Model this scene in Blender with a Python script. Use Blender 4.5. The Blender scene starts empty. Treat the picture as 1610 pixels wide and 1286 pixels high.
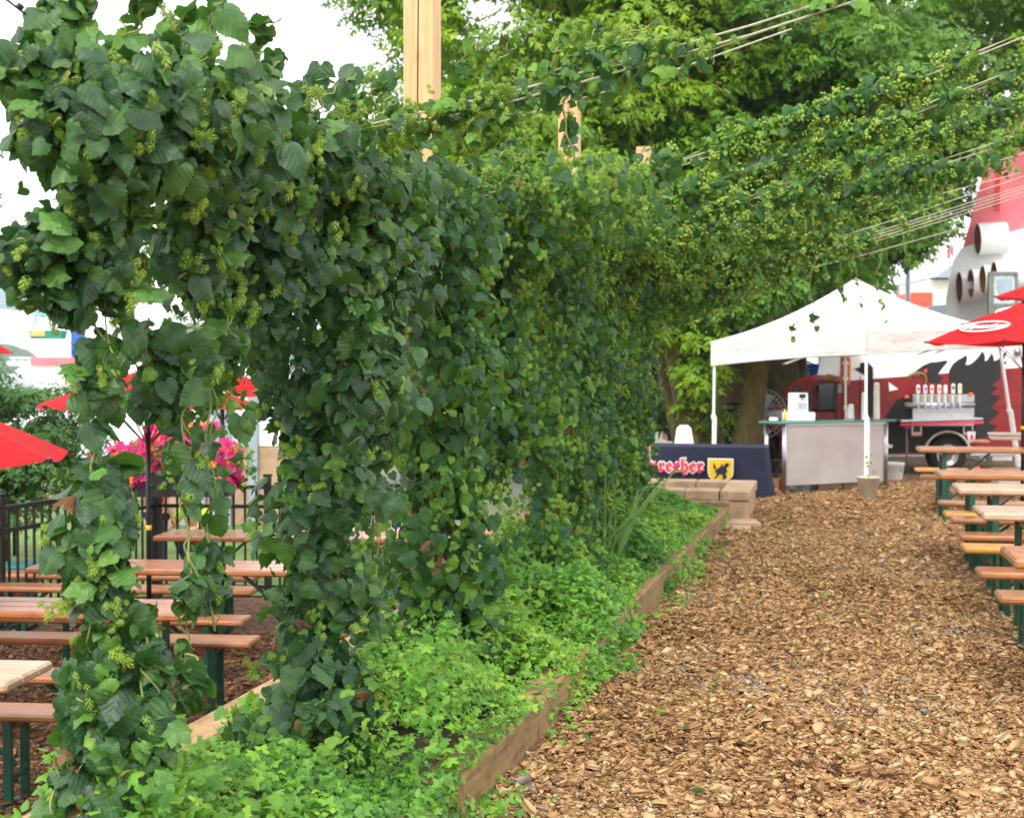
import bpy, bmesh, math, random
import numpy as np
from mathutils import Vector, Matrix
random.seed(7)
RS = np.random.RandomState(11)
S = bpy.context.scene
# ------------------------------------------------------------------ camera, light
YAW = math.radians(12.93); CA = math.cos(YAW); SA = math.sin(YAW)
F = 2200.0; HZ = 580.0; EYE = 1.6
cam = bpy.data.cameras.new('camera'); camo = bpy.data.objects.new('camera', cam)
S.collection.objects.link(camo)
camo.location = (0, 0, EYE)
camo.rotation_euler = (math.radians(90 - 1.64), 0, YAW)
cam.sensor_width = 36; cam.lens = F/1610*36
cam.clip_end = 3000; cam.clip_start = 0.1
cam.dof.use_dof = True; cam.dof.focus_distance = 5.3; cam.dof.aperture_fstop = 5.0
S.camera = camo
w = bpy.data.worlds.new('World'); S.world = w; w.use_nodes = True
nt = w.node_tree; bg = nt.nodes['Background']
sky = nt.nodes.new('ShaderNodeTexSky'); sky.sky_type = 'NISHITA'; sky.sun_disc = False
SUN_EL = 46; SUN_AZ = 179      # azimuth: direction the sun stands in, degrees clockwise from +Y
sky.sun_elevation = math.radians(SUN_EL); sky.sun_rotation = math.radians(SUN_AZ)
sky.air_density = 1.0; sky.dust_density = 3.0; sky.ozone_density = 1.0
mixw = nt.nodes.new('ShaderNodeMix'); mixw.data_type = 'RGBA'; mixw.inputs[0].default_value = 0.8
mixw.inputs[7].default_value = (13.3, 13.3, 13.3, 1)        # bright thin overcast
nt.links.new(sky.outputs[0], mixw.inputs[6]); nt.links.new(mixw.outputs[2], bg.inputs[0])
bg.inputs[1].default_value = 0.125
sl = bpy.data.lights.new('sun', 'SUN'); sl.energy = 1.5; sl.angle = math.radians(12); sl.color = (1, .95, .86)
so = bpy.data.objects.new('sun', sl); S.collection.objects.link(so)
az = math.radians(SUN_AZ); el = math.radians(SUN_EL)
sd = Vector((math.sin(az)*math.cos(el), math.cos(az)*math.cos(el), math.sin(el)))
so.rotation_euler = sd.to_track_quat('Z', 'Y').to_euler()
S.view_settings.view_transform = 'Standard'; S.view_settings.look = 'None'
S.view_settings.exposure = 0.7; S.view_settings.gamma = 1
S.cycles.use_denoising = True
S.cycles.max_bounces = 6; S.cycles.diffuse_bounces = 3; S.cycles.glossy_bounces = 3
S.cycles.transmission_bounces = 4; S.cycles.transparent_max_bounces = 6

# ------------------------------------------------------------------ frames
def W(cx, d, z=0.0): return Vector((CA*cx - SA*d, SA*cx + CA*d, z))
def G(px, py, z=0.0):
    d = (EYE - z)*F/(py - HZ); return W((px-805)/F*d, d, z)
def V(px, py, d): return W((px-805)/F*d, d, EYE - (py-HZ)*d/F)
LG = -0.55                       # ground level left of the bed

# ------------------------------------------------------------------ materials
def newmat(name):
    m = bpy.data.materials.new(name); m.use_nodes = True
    n = m.node_tree; b = n.nodes['Principled BSDF']
    return m, n, b
def N(n, t, **k):
    o = n.nodes.new(t)
    for a, v in k.items(): setattr(o, a, v)
    return o
def ramp(n, stops, fac=None, interp='LINEAR'):
    r = N(n, 'ShaderNodeValToRGB'); r.color_ramp.interpolation = interp
    e = r.color_ramp.elements
    while len(e) > 1: e.remove(e[0])
    e[0].position = stops[0][0]; e[0].color = (*stops[0][1], 1)
    for p, c in stops[1:]:
        q = e.new(p); q.color = (*c, 1)
    if fac is not None: n.links.new(fac, r.inputs[0])
    return r
def noise(n, scale, detail=4, rough=.55, vec=None, dist=0):
    t = N(n, 'ShaderNodeTexNoise'); t.inputs['Scale'].default_value = scale
    t.inputs['Detail'].default_value = detail; t.inputs['Roughness'].default_value = rough
    t.inputs['Distortion'].default_value = dist
    if vec is not None: n.links.new(vec, t.inputs['Vector'])
    return t
def bump(n, b, h, strength=.3, dist=.01):
    q = N(n, 'ShaderNodeBump'); q.inputs['Strength'].default_value = strength
    q.inputs['Distance'].default_value = dist
    n.links.new(h, q.inputs['Height']); n.links.new(q.outputs[0], b.inputs['Normal']); return q
def mathn(n, op, a, b=None, c=None):
    m = N(n, 'ShaderNodeMath', operation=op)
    for i, v in enumerate((a, b, c)):
        if v is None: continue
        if isinstance(v, (int, float)): m.inputs[i].default_value = v
        else: n.links.new(v, m.inputs[i])
    return m.outputs[0]
def objcoord(n, sc=(1, 1, 1)):
    tc = N(n, 'ShaderNodeTexCoord'); mp = N(n, 'ShaderNodeMapping'); mp.inputs['Scale'].default_value = sc
    n.links.new(tc.outputs['Object'], mp.inputs[0]); return mp.outputs[0]
def plain(name, col, rough=.5, metal=0, var=.15, scale=8, bmp=0.0, spec=.5):
    m, n, b = newmat(name)
    v = objcoord(n); t = noise(n, scale, 5, .6, v)
    c2 = tuple(min(1, c*(1+var)) for c in col); c1 = tuple(c*(1-var) for c in col)
    r = ramp(n, [(.3, c1), (.7, c2)], t.outputs[0]); n.links.new(r.outputs[0], b.inputs['Base Color'])
    b.inputs['Roughness'].default_value = rough; b.inputs['Metallic'].default_value = metal
    b.inputs['Specular IOR Level'].default_value = spec
    if bmp: bump(n, b, noise(n, scale*6, 4, .6, v).outputs[0], bmp, .004)
    return m
def wood(name, c_dark, c_mid, c_light, axis=0, rough=.5, freq=22, coat=0, bmp=.25, stain=.0):
    m, n, b = newmat(name)
    sc = [1, 1, 1]; sc[axis] = .07
    v = objcoord(n, sc); t = noise(n, freq, 6, .65, v, 1.2)
    t2 = noise(n, 3.0, 3, .5, objcoord(n)); 
    f = mathn(n, 'ADD', mathn(n, 'MULTIPLY', t.outputs[0], .7), mathn(n, 'MULTIPLY', t2.outputs[0], .3))
    r = ramp(n, [(.32, c_dark), (.5, c_mid), (.68, c_light)], f)
    out = r.outputs[0]
    if stain:
        s = noise(n, 9, 5, .7, objcoord(n)); rr = ramp(n, [(.52, (1, 1, 1)), (.68, (1-stain,)*3)], s.outputs[0])
        mx = N(n, 'ShaderNodeMix', data_type='RGBA', blend_type='MULTIPLY'); mx.inputs[0].default_value = 1
        n.links.new(out, mx.inputs[6]); n.links.new(rr.outputs[0], mx.inputs[7]); out = mx.outputs[2]
    n.links.new(out, b.inputs['Base Color'])
    b.inputs['Roughness'].default_value = rough; b.inputs['Coat Weight'].default_value = coat; b.inputs['Coat Roughness'].default_value = .25
    bump(n, b, t.outputs[0], bmp, .004)
    return m
def leafmat(name, stops, back=(.10, .20, .06), rough=.42, trans=.22, veins=True, spec=.5, tcol=(.18, .42, .04), backmix=.6):
    m, n, b = newmat(name)
    at = N(n, 'ShaderNodeAttribute', attribute_name='rnd')
    r = ramp(n, stops, at.outputs['Fac'])
    col = r.outputs[0]
    h = None
    if veins:
        uv = N(n, 'ShaderNodeUVMap'); sx = N(n, 'ShaderNodeSeparateXYZ'); n.links.new(uv.outputs[0], sx.inputs[0])
        ax = mathn(n, 'ABSOLUTE', sx.outputs[0])
        s = mathn(n, 'MULTIPLY', mathn(n, 'SUBTRACT', sx.outputs[1], mathn(n, 'MULTIPLY', ax, .85)), 30.0)
        sn = mathn(n, 'SINE', s)
        vein = mathn(n, 'GREATER_THAN', sn, .93)
        mid = mathn(n, 'LESS_THAN', ax, .018)
        vv = mathn(n, 'MAXIMUM', vein, mid)
        h = mathn(n, 'SUBTRACT', 1.0, sn)
        mx = N(n, 'ShaderNodeMix', data_type='RGBA'); n.links.new(mathn(n, 'MULTIPLY', vv, .13), mx.inputs[0])
        n.links.new(col, mx.inputs[6]); mx.inputs[7].default_value = (.2, .34, .14, 1); col = mx.outputs[2]
    geo = N(n, 'ShaderNodeNewGeometry')
    mb = N(n, 'ShaderNodeMix', data_type='RGBA'); n.links.new(mathn(n, 'MULTIPLY', geo.outputs['Backfacing'], backmix), mb.inputs[0])
    n.links.new(col, mb.inputs[6]); mb.inputs[7].default_value = (*back, 1)
    n.links.new(mb.outputs[2], b.inputs['Base Color'])
    nz = noise(n, 38, 3, .6, objcoord(n)); rn = ramp(n, [(.3, (.72, .74, .66)), (.7, (1.12, 1.1, 1.1))], nz.outputs[0])
    mn = N(n, 'ShaderNodeMix', data_type='RGBA', blend_type='MULTIPLY'); mn.inputs[0].default_value = 1 if veins else .4
    n.links.new(mb.outputs[2], mn.inputs[6]); n.links.new(rn.outputs[0], mn.inputs[7]); n.links.new(mn.outputs[2], b.inputs['Base Color'])
    b.inputs['Roughness'].default_value = rough; b.inputs['Specular IOR Level'].default_value = spec
    if h is not None: bump(n, b, h, .16, .003)
    tr = N(n, 'ShaderNodeBsdfTranslucent')
    mt = N(n, 'ShaderNodeMix', data_type='RGBA', blend_type='MULTIPLY'); mt.inputs[0].default_value = .0
    tm = N(n, 'ShaderNodeMix', data_type='RGBA'); tm.inputs[0].default_value = .6
    n.links.new(col, tm.inputs[6]); tm.inputs[7].default_value = (*tcol, 1)
    n.links.new(tm.outputs[2], tr.inputs[0])
    ms = N(n, 'ShaderNodeMixShader'); ms.inputs[0].default_value = trans
    n.links.new(b.outputs[0], ms.inputs[1]); n.links.new(tr.outputs[0], ms.inputs[2])
    n.links.new(ms.outputs[0], n.nodes['Material Output'].inputs[0])
    return m
M = {}
M['hop'] = leafmat('hop_leaf', [(0, (.016, .060, .022)), (.3, (.027, .090, .026)), (.55, (.050, .138, .026)), (.70, (.075, .19, .028)),
    (.86, (.11, .27, .03)), (.94, (.18, .34, .04)), (.965, (.30, .34, .05)), (.985, (.20, .09, .03)), (1, (.13, .055, .02))],
    back=(.06, .14, .035), rough=.46, trans=.25, tcol=(.12, .36, .02), spec=.5)
M['hopfar'] = leafmat('hop_leaf_light', [(0, (.016, .065, .028)), (.4, (.032, .11, .03)), (.6, (.07, .19, .028)), (.85, (.16, .33, .03)),
    (.97, (.22, .34, .05)), (.985, (.30, .12, .03)), (1, (.2, .08, .02))],
    back=(.10, .20, .035), rough=.52, trans=.3, tcol=(.22, .50, .02), spec=.35)
M['cone'] = leafmat('hop_cone', [(0, (.14, .28, .03)), (.5, (.25, .42, .045)), (1, (.40, .54, .09))], back=(.26, .38, .06), rough=.6, trans=.3, veins=False, tcol=(.35, .5, .05))
M['dry'] = leafmat('dried_leaf', [(0, (.12, .055, .025)), (1, (.26, .13, .06))], back=(.26, .12, .06), rough=.8, trans=.1, veins=False, tcol=(.3, .1, .03))
M['cover'] = leafmat('ground_cover_leaf', [(0, (.045, .15, .018)), (.4, (.11, .29, .028)), (.8, (.20, .42, .03)), (1, (.33, .48, .05))],
    back=(.16, .34, .06), rough=.5, trans=.3, veins=False, tcol=(.25, .6, .04))
M['treeL'] = leafmat('tree_leaf_yellow_green', [(0, (.09, .22, .012)), (.5, (.21, .38, .016)), (.9, (.34, .50, .025)), (1, (.40, .48, .05))],
    back=(.13, .22, .04), rough=.5, trans=.32, veins=False, tcol=(.28, .46, .02))
M['treeD'] = leafmat('tree_leaf_dark', [(0, (.036, .12, .010)), (.5, (.10, .25, .014)), (.9, (.20, .37, .02)), (1, (.30, .43, .03))],
    back=(.08, .15, .03), rough=.45, trans=.28, veins=False, tcol=(.2, .4, .02))
M['fern'] = leafmat('locust_leaf', [(0, (.03, .09, .02)), (.5, (.06, .16, .035)), (1, (.12, .25, .05))],
    back=(.08, .15, .03), rough=.5, trans=.3, veins=False, tcol=(.15, .4, .04))
M['bine'] = plain('bine', (.22, .26, .06), .6, var=.4, scale=6)
M['twine'] = plain('twine_fibre', (.46, .42, .34), .9, var=.25, scale=60, bmp=.5)
M['wire'] = plain('wire_dark', (.03, .03, .032), .5)
M['post'] = wood('pine_post', (.42, .24, .10), (.62, .39, .18), (.72, .50, .27), 2, .65, 30)
M['timber'] = wood('bed_timber', (.26, .15, .06), (.42, .25, .11), (.52, .34, .17), 1, .8, 22, stain=.45)
M['timber_weathered'] = wood('bed_timber_mossy', (.12, .075, .028), (.25, .155, .06), (.34, .22, .095), 1, .85, 22, stain=.5)
M['table'] = wood('varnished_wood', (.27, .095, .032), (.39, .155, .055), (.50, .24, .10), 0, .3, 26, coat=.55, stain=.35)
M['tableworn'] = wood('worn_wood', (.38, .23, .14), (.50, .34, .23), (.60, .46, .36), 0, .4, 26, coat=.2, stain=.3)
M['benchnew'] = wood('new_orange_wood', (.55, .22, .04), (.68, .30, .06), (.75, .38, .10), 0, .35, 26, coat=.3)
M['green'] = plain('green_steel', (.008, .075, .045), .35, .0, .2, 12)
M['black'] = plain('black_steel', (.012, .012, .014), .35, .0, .3, 10)
M['chrome'] = plain('brushed_steel', (.45, .46, .48), .3, .9, .12, 14)
M['white'] = plain('white_paint', (.88, .88, .88), .4, 0, .04, 5)
M['tentwhite'] = None
M['cream'] = plain('cream_plastic', (.72, .70, .62), .5, 0, .05, 5)
M['red'] = plain('truck_red', (.21, .005, .008), .35, 0, .25, 3)
M['umb'] = leafmat('umbrella_red', [(0, (.56, .016, .022)), (1, (.60, .02, .025))], back=(.5, .01, .015), rough=.8, trans=.3, veins=False, spec=.2, tcol=(.7, .02, .02))
M['navy'] = plain('navy_cloth', (.012, .016, .045), .85, 0, .3, 4, bmp=.3)
M['yellow'] = plain('yellow_paint', (.80, .55, .02), .6, 0, .1, 6)
M['pinkred'] = plain('pink_red_paint', (.75, .03, .09), .6, 0, .1, 6)
M['orange'] = plain('orange_plastic', (.85, .13, .02), .5, 0, .1, 6)
M['purple'] = plain('purple_vinyl', (.17, .05, .55), .5, 0, .2, 4)
M['blue'] = plain('blue_vinyl', (.02, .12, .60), .5, 0, .2, 4)
M['ltblue'] = plain('light_blue_panel', (.10, .35, .75), .5, 0, .2, 4)
M['glassgreen'] = plain('green_counter_top', (.10, .27, .22), .15, 0, .1, 6)
M['teal'] = plain('teal_plastic', (.01, .13, .13), .4, 0, .2, 6)
M['brick'] = plain('concrete_block', (.42, .29, .18), .9, 0, .25, 7, bmp=.6)
M['bark'] = wood('bark', (.035, .03, .01), (.085, .07, .022), (.14, .115, .04), 2, .95, 14, bmp=1.0)
M['barkdark'] = wood('bark_dark', (.03, .022, .012), (.06, .045, .022), (.09, .07, .035), 2, .95, 14, bmp=1.0)
M['copper'] = plain('rusty_pipe_inside', (.30, .12, .06), .7, 0, .3, 10)
M['graymetal'] = plain('gray_painted_steel', (.30, .36, .42), .5, 0, .1, 4)
M['graygreen'] = plain('gray_green_frame', (.16, .18, .15), .5, 0, .15, 8)
M['pink'] = plain('faded_pink_red', (.85, .20, .24), .6, 0, .15, 2)
M['glass'] = plain('dark_glass', (.015, .03, .03), .06, 0, .2, 5)
M['paleglass'] = plain('pale_panel', (.42, .50, .56), .3, 0, .3, 20)
M['skin'] = plain('skin', (.55, .30, .20), .5, 0, .06, 10)
M['soil'] = plain('soil', (.06, .04, .025), .95, 0, .4, 10, bmp=.6)
M['lime'] = plain('lime_shirt', (.42, .80, .05), .8, 0, .1, 8)
M['shirtred'] = plain('red_shirt', (.75, .06, .05), .8, 0, .1, 8)
M['shirtblue'] = plain('blue_shirt', (.01, .04, .30), .8, 0, .1, 8)
M['denim'] = plain('dark_trousers', (.015, .02, .05), .85, 0, .2, 8)
M['hair'] = plain('brown_hair', (.06, .03, .015), .7, 0, .3, 30)
M['rubber'] = plain('rubber', (.015, .015, .016), .8, 0, .2, 10)
M['flower'] = leafmat('petunia', [(0, (.55, .005, .14)), (.85, (.75, .02, .25)), (.9, (.9, .25, .01)), (1, (.9, .35, .02))], back=(.6, .01, .2), rough=.6, trans=.25, veins=False, tcol=(.9, .02, .3))
def tentmat():
    m, n, b = newmat('tent_canvas')
    v = objcoord(n); t = noise(n, 4, 4, .5, v)
    r = ramp(n, [(.3, (.74, .745, .75)), (.7, (.80, .80, .79))], t.outputs[0]); n.links.new(r.outputs[0], b.inputs['Base Color'])
    b.inputs['Roughness'].default_value = .6
    bump(n, b, noise(n, 3.0, 3, .5, objcoord(n, (1, 1, 3))).outputs[0], .5, .05)
    tr = N(n, 'ShaderNodeBsdfTranslucent'); tr.inputs[0].default_value = (.9, .85, .7, 1)
    ms = N(n, 'ShaderNodeMixShader'); ms.inputs[0].default_value = .18
    n.links.new(b.outputs[0], ms.inputs[1]); n.links.new(tr.outputs[0], ms.inputs[2]); n.links.new(ms.outputs[0], n.nodes['Material Output'].inputs[0])
    return m
M['tentwhite'] = tentmat()
def diamondplate():
    m, n, b = newmat('diamond_plate')
    v = objcoord(n, (1, 1, 1)); sx = N(n, 'ShaderNodeSeparateXYZ'); n.links.new(v, sx.inputs[0])
    a = mathn(n, 'SINE', mathn(n, 'MULTIPLY', mathn(n, 'ADD', sx.outputs[0], sx.outputs[2]), 150))
    c = mathn(n, 'SINE', mathn(n, 'MULTIPLY', mathn(n, 'SUBTRACT', sx.outputs[0], sx.outputs[2]), 150))
    p = mathn(n, 'MAXIMUM', mathn(n, 'MULTIPLY', a, c), 0)
    t = noise(n, 2.5, 3, .5, v)
    r = ramp(n, [(.3, (.40, .34, .32)), (.7, (.52, .48, .48))], t.outputs[0])
    mx = N(n, 'ShaderNodeMix', data_type='RGBA'); n.links.new(mathn(n, 'MULTIPLY', p, .85), mx.inputs[0])
    n.links.new(r.outputs[0], mx.inputs[6]); mx.inputs[7].default_value = (.85, .86, .88, 1)
    n.links.new(mx.outputs[2], b.inputs['Base Color'])
    b.inputs['Metallic'].default_value = .6; b.inputs['Roughness'].default_value = .42
    bump(n, b, p, .8, .004); return m
M['plate'] = diamondplate()
def chipmat(name, stops, gs):
    m, n, b = newmat(name)
    at = N(n, 'ShaderNodeAttribute', attribute_name='rnd'); r = ramp(n, stops, at.outputs['Fac'])
    t = noise(n, 60, 4, .6, objcoord(n)); rr = ramp(n, [(.3, (.80, .78, .76)), (.7, (1, 1, 1))], t.outputs[0])
    mx = N(n, 'ShaderNodeMix', data_type='RGBA', blend_type='MULTIPLY'); mx.inputs[0].default_value = 1
    n.links.new(r.outputs[0], mx.inputs[6]); n.links.new(rr.outputs[0], mx.inputs[7]); n.links.new(mx.outputs[2], b.inputs['Base Color'])
    b.inputs['Roughness'].default_value = .75
    bump(n, b, t.outputs[0], .4, .003); return m
CH = [(0, (.09, .036, .012)), (.08, (.24, .108, .038)), (.25, (.41, .222, .085)), (.55, (.53, .318, .138)), (.8, (.61, .395, .19)), (.94, (.68, .48, .26)), (.98, (.52, .42, .30)), (1, (.26, .22, .19))]
M['chip'] = chipmat('wood_chip', CH, 0)
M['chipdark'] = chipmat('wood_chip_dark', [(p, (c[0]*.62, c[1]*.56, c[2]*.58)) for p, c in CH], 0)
def groundmat(name, cols, sc):
    m, n, b = newmat(name)
    v = objcoord(n); t = N(n, 'ShaderNodeTexVoronoi'); t.inputs['Scale'].default_value = sc
    t.inputs['Randomness'].default_value = 1
    nz = noise(n, 3, 5, .6, v); ad = N(n, 'ShaderNodeMix', data_type='RGBA', blend_type='LINEAR_LIGHT'); ad.inputs[0].default_value = .05
    n.links.new(v, ad.inputs[6]); n.links.new(nz.outputs['Color'], ad.inputs[7]); n.links.new(ad.outputs[2], t.inputs['Vector'])
    sx = N(n, 'ShaderNodeSeparateColor'); n.links.new(t.outputs['Color'], sx.inputs[0])
    r = ramp(n, cols, sx.outputs[0]); n.links.new(r.outputs[0], b.inputs['Base Color'])
    b.inputs['Roughness'].default_value = .9
    bump(n, b, t.outputs['Distance'], .6, .02); return m
M['groundchip'] = groundmat('chip_ground', [(0, (.05, .022, .01)), (.5, (.22, .11, .045)), (1, (.4, .23, .10))], 28)
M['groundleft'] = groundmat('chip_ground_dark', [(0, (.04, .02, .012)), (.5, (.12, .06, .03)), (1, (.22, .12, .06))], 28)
M['lawn'] = plain('lawn', (.10, .17, .03), .9, 0, .35, 3, bmp=.8)
M['far'] = plain('far_ground', (.16, .17, .12), .9, 0, .2, .2)
M['water'] = plain('water', (.20, .30, .36), .2, 0, .1, .1)
M['hill'] = plain('wooded_hill', (.05, .10, .05), .9, 0, .4, .12, bmp=.5)

# ------------------------------------------------------------------ objects
COL = S.collection
def setp(o, label=None, cat=None, group=None, kind=None):
    if label: o['label'] = label
    if cat: o['category'] = cat
    if group: o['group'] = group
    if kind: o['kind'] = kind
    return o
def thing(name, label, cat, loc=(0, 0, 0), rz=0, group=None):
    o = bpy.data.objects.new(name, None); COL.objects.link(o); o.location = loc; o.rotation_euler = (0, 0, rz)
    o.empty_display_size = .2
    return setp(o, label, cat, group)
class MB:
    def __init__(s): s.v = []; s.f = []; s.m = []
    def add(s, vs, fs, mi=0):
        b = len(s.v); s.v += [tuple(p) for p in vs]; s.f += [tuple(b+i for i in f) for f in fs]; s.m += [mi]*len(fs); return s
    def box(s, c, size, rot=None, bev=0.0, mi=0):
        hx, hy, hz = size[0]/2, size[1]/2, size[2]/2
        bv = min(bev, hx*.9, hy*.9, hz*.9)
        if bv <= 0:
            P = [(x, y, z) for x in (-hx, hx) for y in (-hy, hy) for z in (-hz, hz)]
            Fs = [(0, 1, 3, 2), (4, 6, 7, 5), (0, 4, 5, 1), (2, 3, 7, 6), (0, 2, 6, 4), (1, 5, 7, 3)]
        else:
            P = []; idx = {}
            for sx in (-1, 1):
                for sy in (-1, 1):
                    for sz in (-1, 1):
                        for k in range(3):
                            p = [sx*(hx-bv), sy*(hy-bv), sz*(hz-bv)]
                            p[k] = (sx, sy, sz)[k]*(hx, hy, hz)[k]
                            idx[(sx, sy, sz, k)] = len(P); P.append(tuple(p))
            Fs = []
            for k in range(3):
                a, b_ = (k+1) % 3, (k+2) % 3
                for sg in (-1, 1):
                    q = []
                    for (u, v_) in ((-1, -1), (1, -1), (1, 1), (-1, 1)):
                        t = [0, 0, 0]; t[k] = sg; t[a] = u; t[b_] = v_; q.append(idx[(*t, k)])
                    Fs.append(tuple(q) if sg > 0 else tuple(q[::-1]))
            for k in range(3):
                a, b_ = (k+1) % 3, (k+2) % 3
                for u in (-1, 1):
                    for v_ in (-1, 1):
                        t0 = [0, 0, 0]; t0[k] = -1; t0[a] = u; t0[b_] = v_; t1 = list(t0); t1[k] = 1
                        q = (idx[(*t0, a)], idx[(*t1, a)], idx[(*t1, b_)], idx[(*t0, b_)])
                        Fs.append(q if u*v_ < 0 else q[::-1])
            for sx in (-1, 1):
                for sy in (-1, 1):
                    for sz in (-1, 1):
                        q = tuple(idx[(sx, sy, sz, k)] for k in range(3)); Fs.append(q if sx*sy*sz > 0 else q[::-1])
        c = Vector(c)
        if rot is not None: P = [rot @ Vector(p) + c for p in P]
        else: P = [Vector(p) + c for p in P]
        return s.add(P, Fs, mi)
    def beam(s, a, b, wx, wz, up=(0, 0, 1), mi=0, bev=0):
        a, b = Vector(a), Vector(b); d = b-a; L = d.length; d.normalize(); u = Vector(up)
        if abs(d.dot(u)) > .99: u = Vector((0, 1, 0))
        x = d.cross(u).normalized(); z = x.cross(d).normalized()
        R = Matrix((x, d, z)).transposed()
        return s.box((a+b)/2, (wx, L, wz), R, bev, mi)
    def tube(s, pts, r, n=6, cap=True, mi=0):
        pts = [Vector(p) for p in pts]; k = len(pts)
        rr = r if hasattr(r, '__len__') else [r]*k
        vs = []; fs = []; prev = None
        for i, p in enumerate(pts):
            d = (pts[min(i+1, k-1)]-pts[max(i-1, 0)]); 
            if d.length < 1e-9: d = Vector((0, 0, 1))
            d.normalize()
            if prev is None:
                u = Vector((0, 0, 1)) if abs(d.z) < .9 else Vector((1, 0, 0)); x = d.cross(u).normalized()
            else: x = (prev - d*prev.dot(d)).normalized()
            prev = x; y = d.cross(x)
            for j in range(n):
                a = 2*math.pi*j/n; vs.append(p + (x*math.cos(a)+y*math.sin(a))*rr[i])
        for i in range(k-1):
            for j in range(n): fs.append((i*n+j, i*n+(j+1) % n, (i+1)*n+(j+1) % n, (i+1)*n+j))
        if cap: fs.append(tuple(range(n))[::-1]); fs.append(tuple((k-1)*n+j for j in range(n)))
        return s.add(vs, fs, mi)
    def lathe(s, c, prof, n=20, mi=0):
        vs = []; fs = []; c = Vector(c)
        for r, z in prof:
            for j in range(n):
                a = 2*math.pi*j/n; vs.append(c+Vector((r*math.cos(a), r*math.sin(a), z)))
        for i in range(len(prof)-1):
            for j in range(n): fs.append((i*n+j, i*n+(j+1) % n, (i+1)*n+(j+1) % n, (i+1)*n+j))
        if prof[0][0] > 1e-4: fs.append(tuple(range(n))[::-1])
        if prof[-1][0] > 1e-4: fs.append(tuple((len(prof)-1)*n+j for j in range(n)))
        return s.add(vs, fs, mi)
    def prism(s, poly, y0, y1, mi=0):      # poly in (x,z), extruded along y; ngon caps
        n = len(poly); vs = [(x, y0, z) for x, z in poly]+[(x, y1, z) for x, z in poly]
        area = sum(poly[i][0]*poly[(i+1) % n][1]-poly[(i+1) % n][0]*poly[i][1] for i in range(n))
        fs = [tuple(range(n)), tuple(range(n, 2*n))[::-1]]+[(i, i+n, (i+1) % n+n, (i+1) % n) for i in range(n)]
        if area < 0: fs = [f[::-1] for f in fs]
        return s.add(vs, fs, mi)
    def build(s, name, mats, parent=None, smooth=False):
        me = bpy.data.meshes.new(name); me.from_pydata(s.v, [], s.f)
        for m in (mats if isinstance(mats, (list, tuple)) else [mats]): me.materials.append(m)
        me.polygons.foreach_set('material_index', s.m)
        if smooth: me.polygons.foreach_set('use_smooth', [True]*len(s.f))
        me.update()
        o = bpy.data.objects.new(name, me); COL.objects.link(o)
        if parent: o.parent = parent
        return o
def npmesh(name, verts, faces, mat, parent=None, rnd=None, uv=None, smooth=False, origin=None):
    """verts (n,3); faces list of (k,array(m,k)); rnd/uv per vertex"""
    me = bpy.data.meshes.new(name)
    me.vertices.add(len(verts)); me.vertices.foreach_set('co', verts.astype(np.float32).ravel())
    loops = np.concatenate([f.ravel() for f in faces]); tot = np.concatenate([np.full(len(f), f.shape[1]) for f in faces])
    start = np.concatenate([[0], np.cumsum(tot)[:-1]])
    me.loops.add(len(loops)); me.loops.foreach_set('vertex_index', loops.astype(np.int32))
    me.polygons.add(len(tot)); me.polygons.foreach_set('loop_start', start.astype(np.int32))
    if smooth: me.polygons.foreach_set('use_smooth', np.ones(len(tot), dtype=bool))
    me.update(calc_edges=True)
    if rnd is not None:
        a = me.attributes.new('rnd', 'FLOAT', 'POINT'); a.data.foreach_set('value', rnd.astype(np.float32))
    if uv is not None:
        u = me.uv_layers.new(name='UVMap'); u.data.foreach_set('uv', uv[loops].astype(np.float32).ravel())
    me.materials.append(mat)
    o = bpy.data.objects.new(name, me); COL.objects.link(o)
    if parent: o.parent = parent
    return o
def nrm(a): return a/np.maximum(np.linalg.norm(a, axis=1, keepdims=True), 1e-9)
def frames(nor, tip):
    """rotation matrices with local z = normal, local y = tip direction (projected)"""
    z = nrm(nor); y = nrm(tip - z*np.sum(tip*z, 1, keepdims=True)); x = np.cross(y, z)
    return np.stack([x, y, z], axis=2)
def scatter(name, temps, pos, R, sc, rnd, mat, parent=None, pick=None, smooth=False, uvs=True):
    if pick is None: pick = RS.randint(0, len(temps), len(pos))
    VV = []; FF = {}; RR = []; UU = []; base = 0
    for k, (tv, tf, tuv) in enumerate(temps):
        i = np.where(pick == k)[0]
        if not len(i): continue
        p = np.einsum('nij,vj->nvi', R[i], tv)*sc[i][:, None, None] + pos[i][:, None, :]
        n, v = len(i), len(tv)
        VV.append(p.reshape(-1, 3)); RR.append(np.repeat(rnd[i], v)); UU.append(np.tile(tuv, (n, 1)))
        off = base + np.arange(n)*v
        by = {}
        for f in tf: by.setdefault(len(f), []).append(f)
        for q, fl in by.items():
            a = np.array(fl)[None] + off[:, None, None]; FF.setdefault(q, []).append(a.reshape(-1, q))
        base += n*v
    return npmesh(name, np.concatenate(VV), [np.concatenate(a) for a in FF.values()], mat, parent, np.concatenate(RR), np.concatenate(UU) if uvs else None, smooth)

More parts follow.
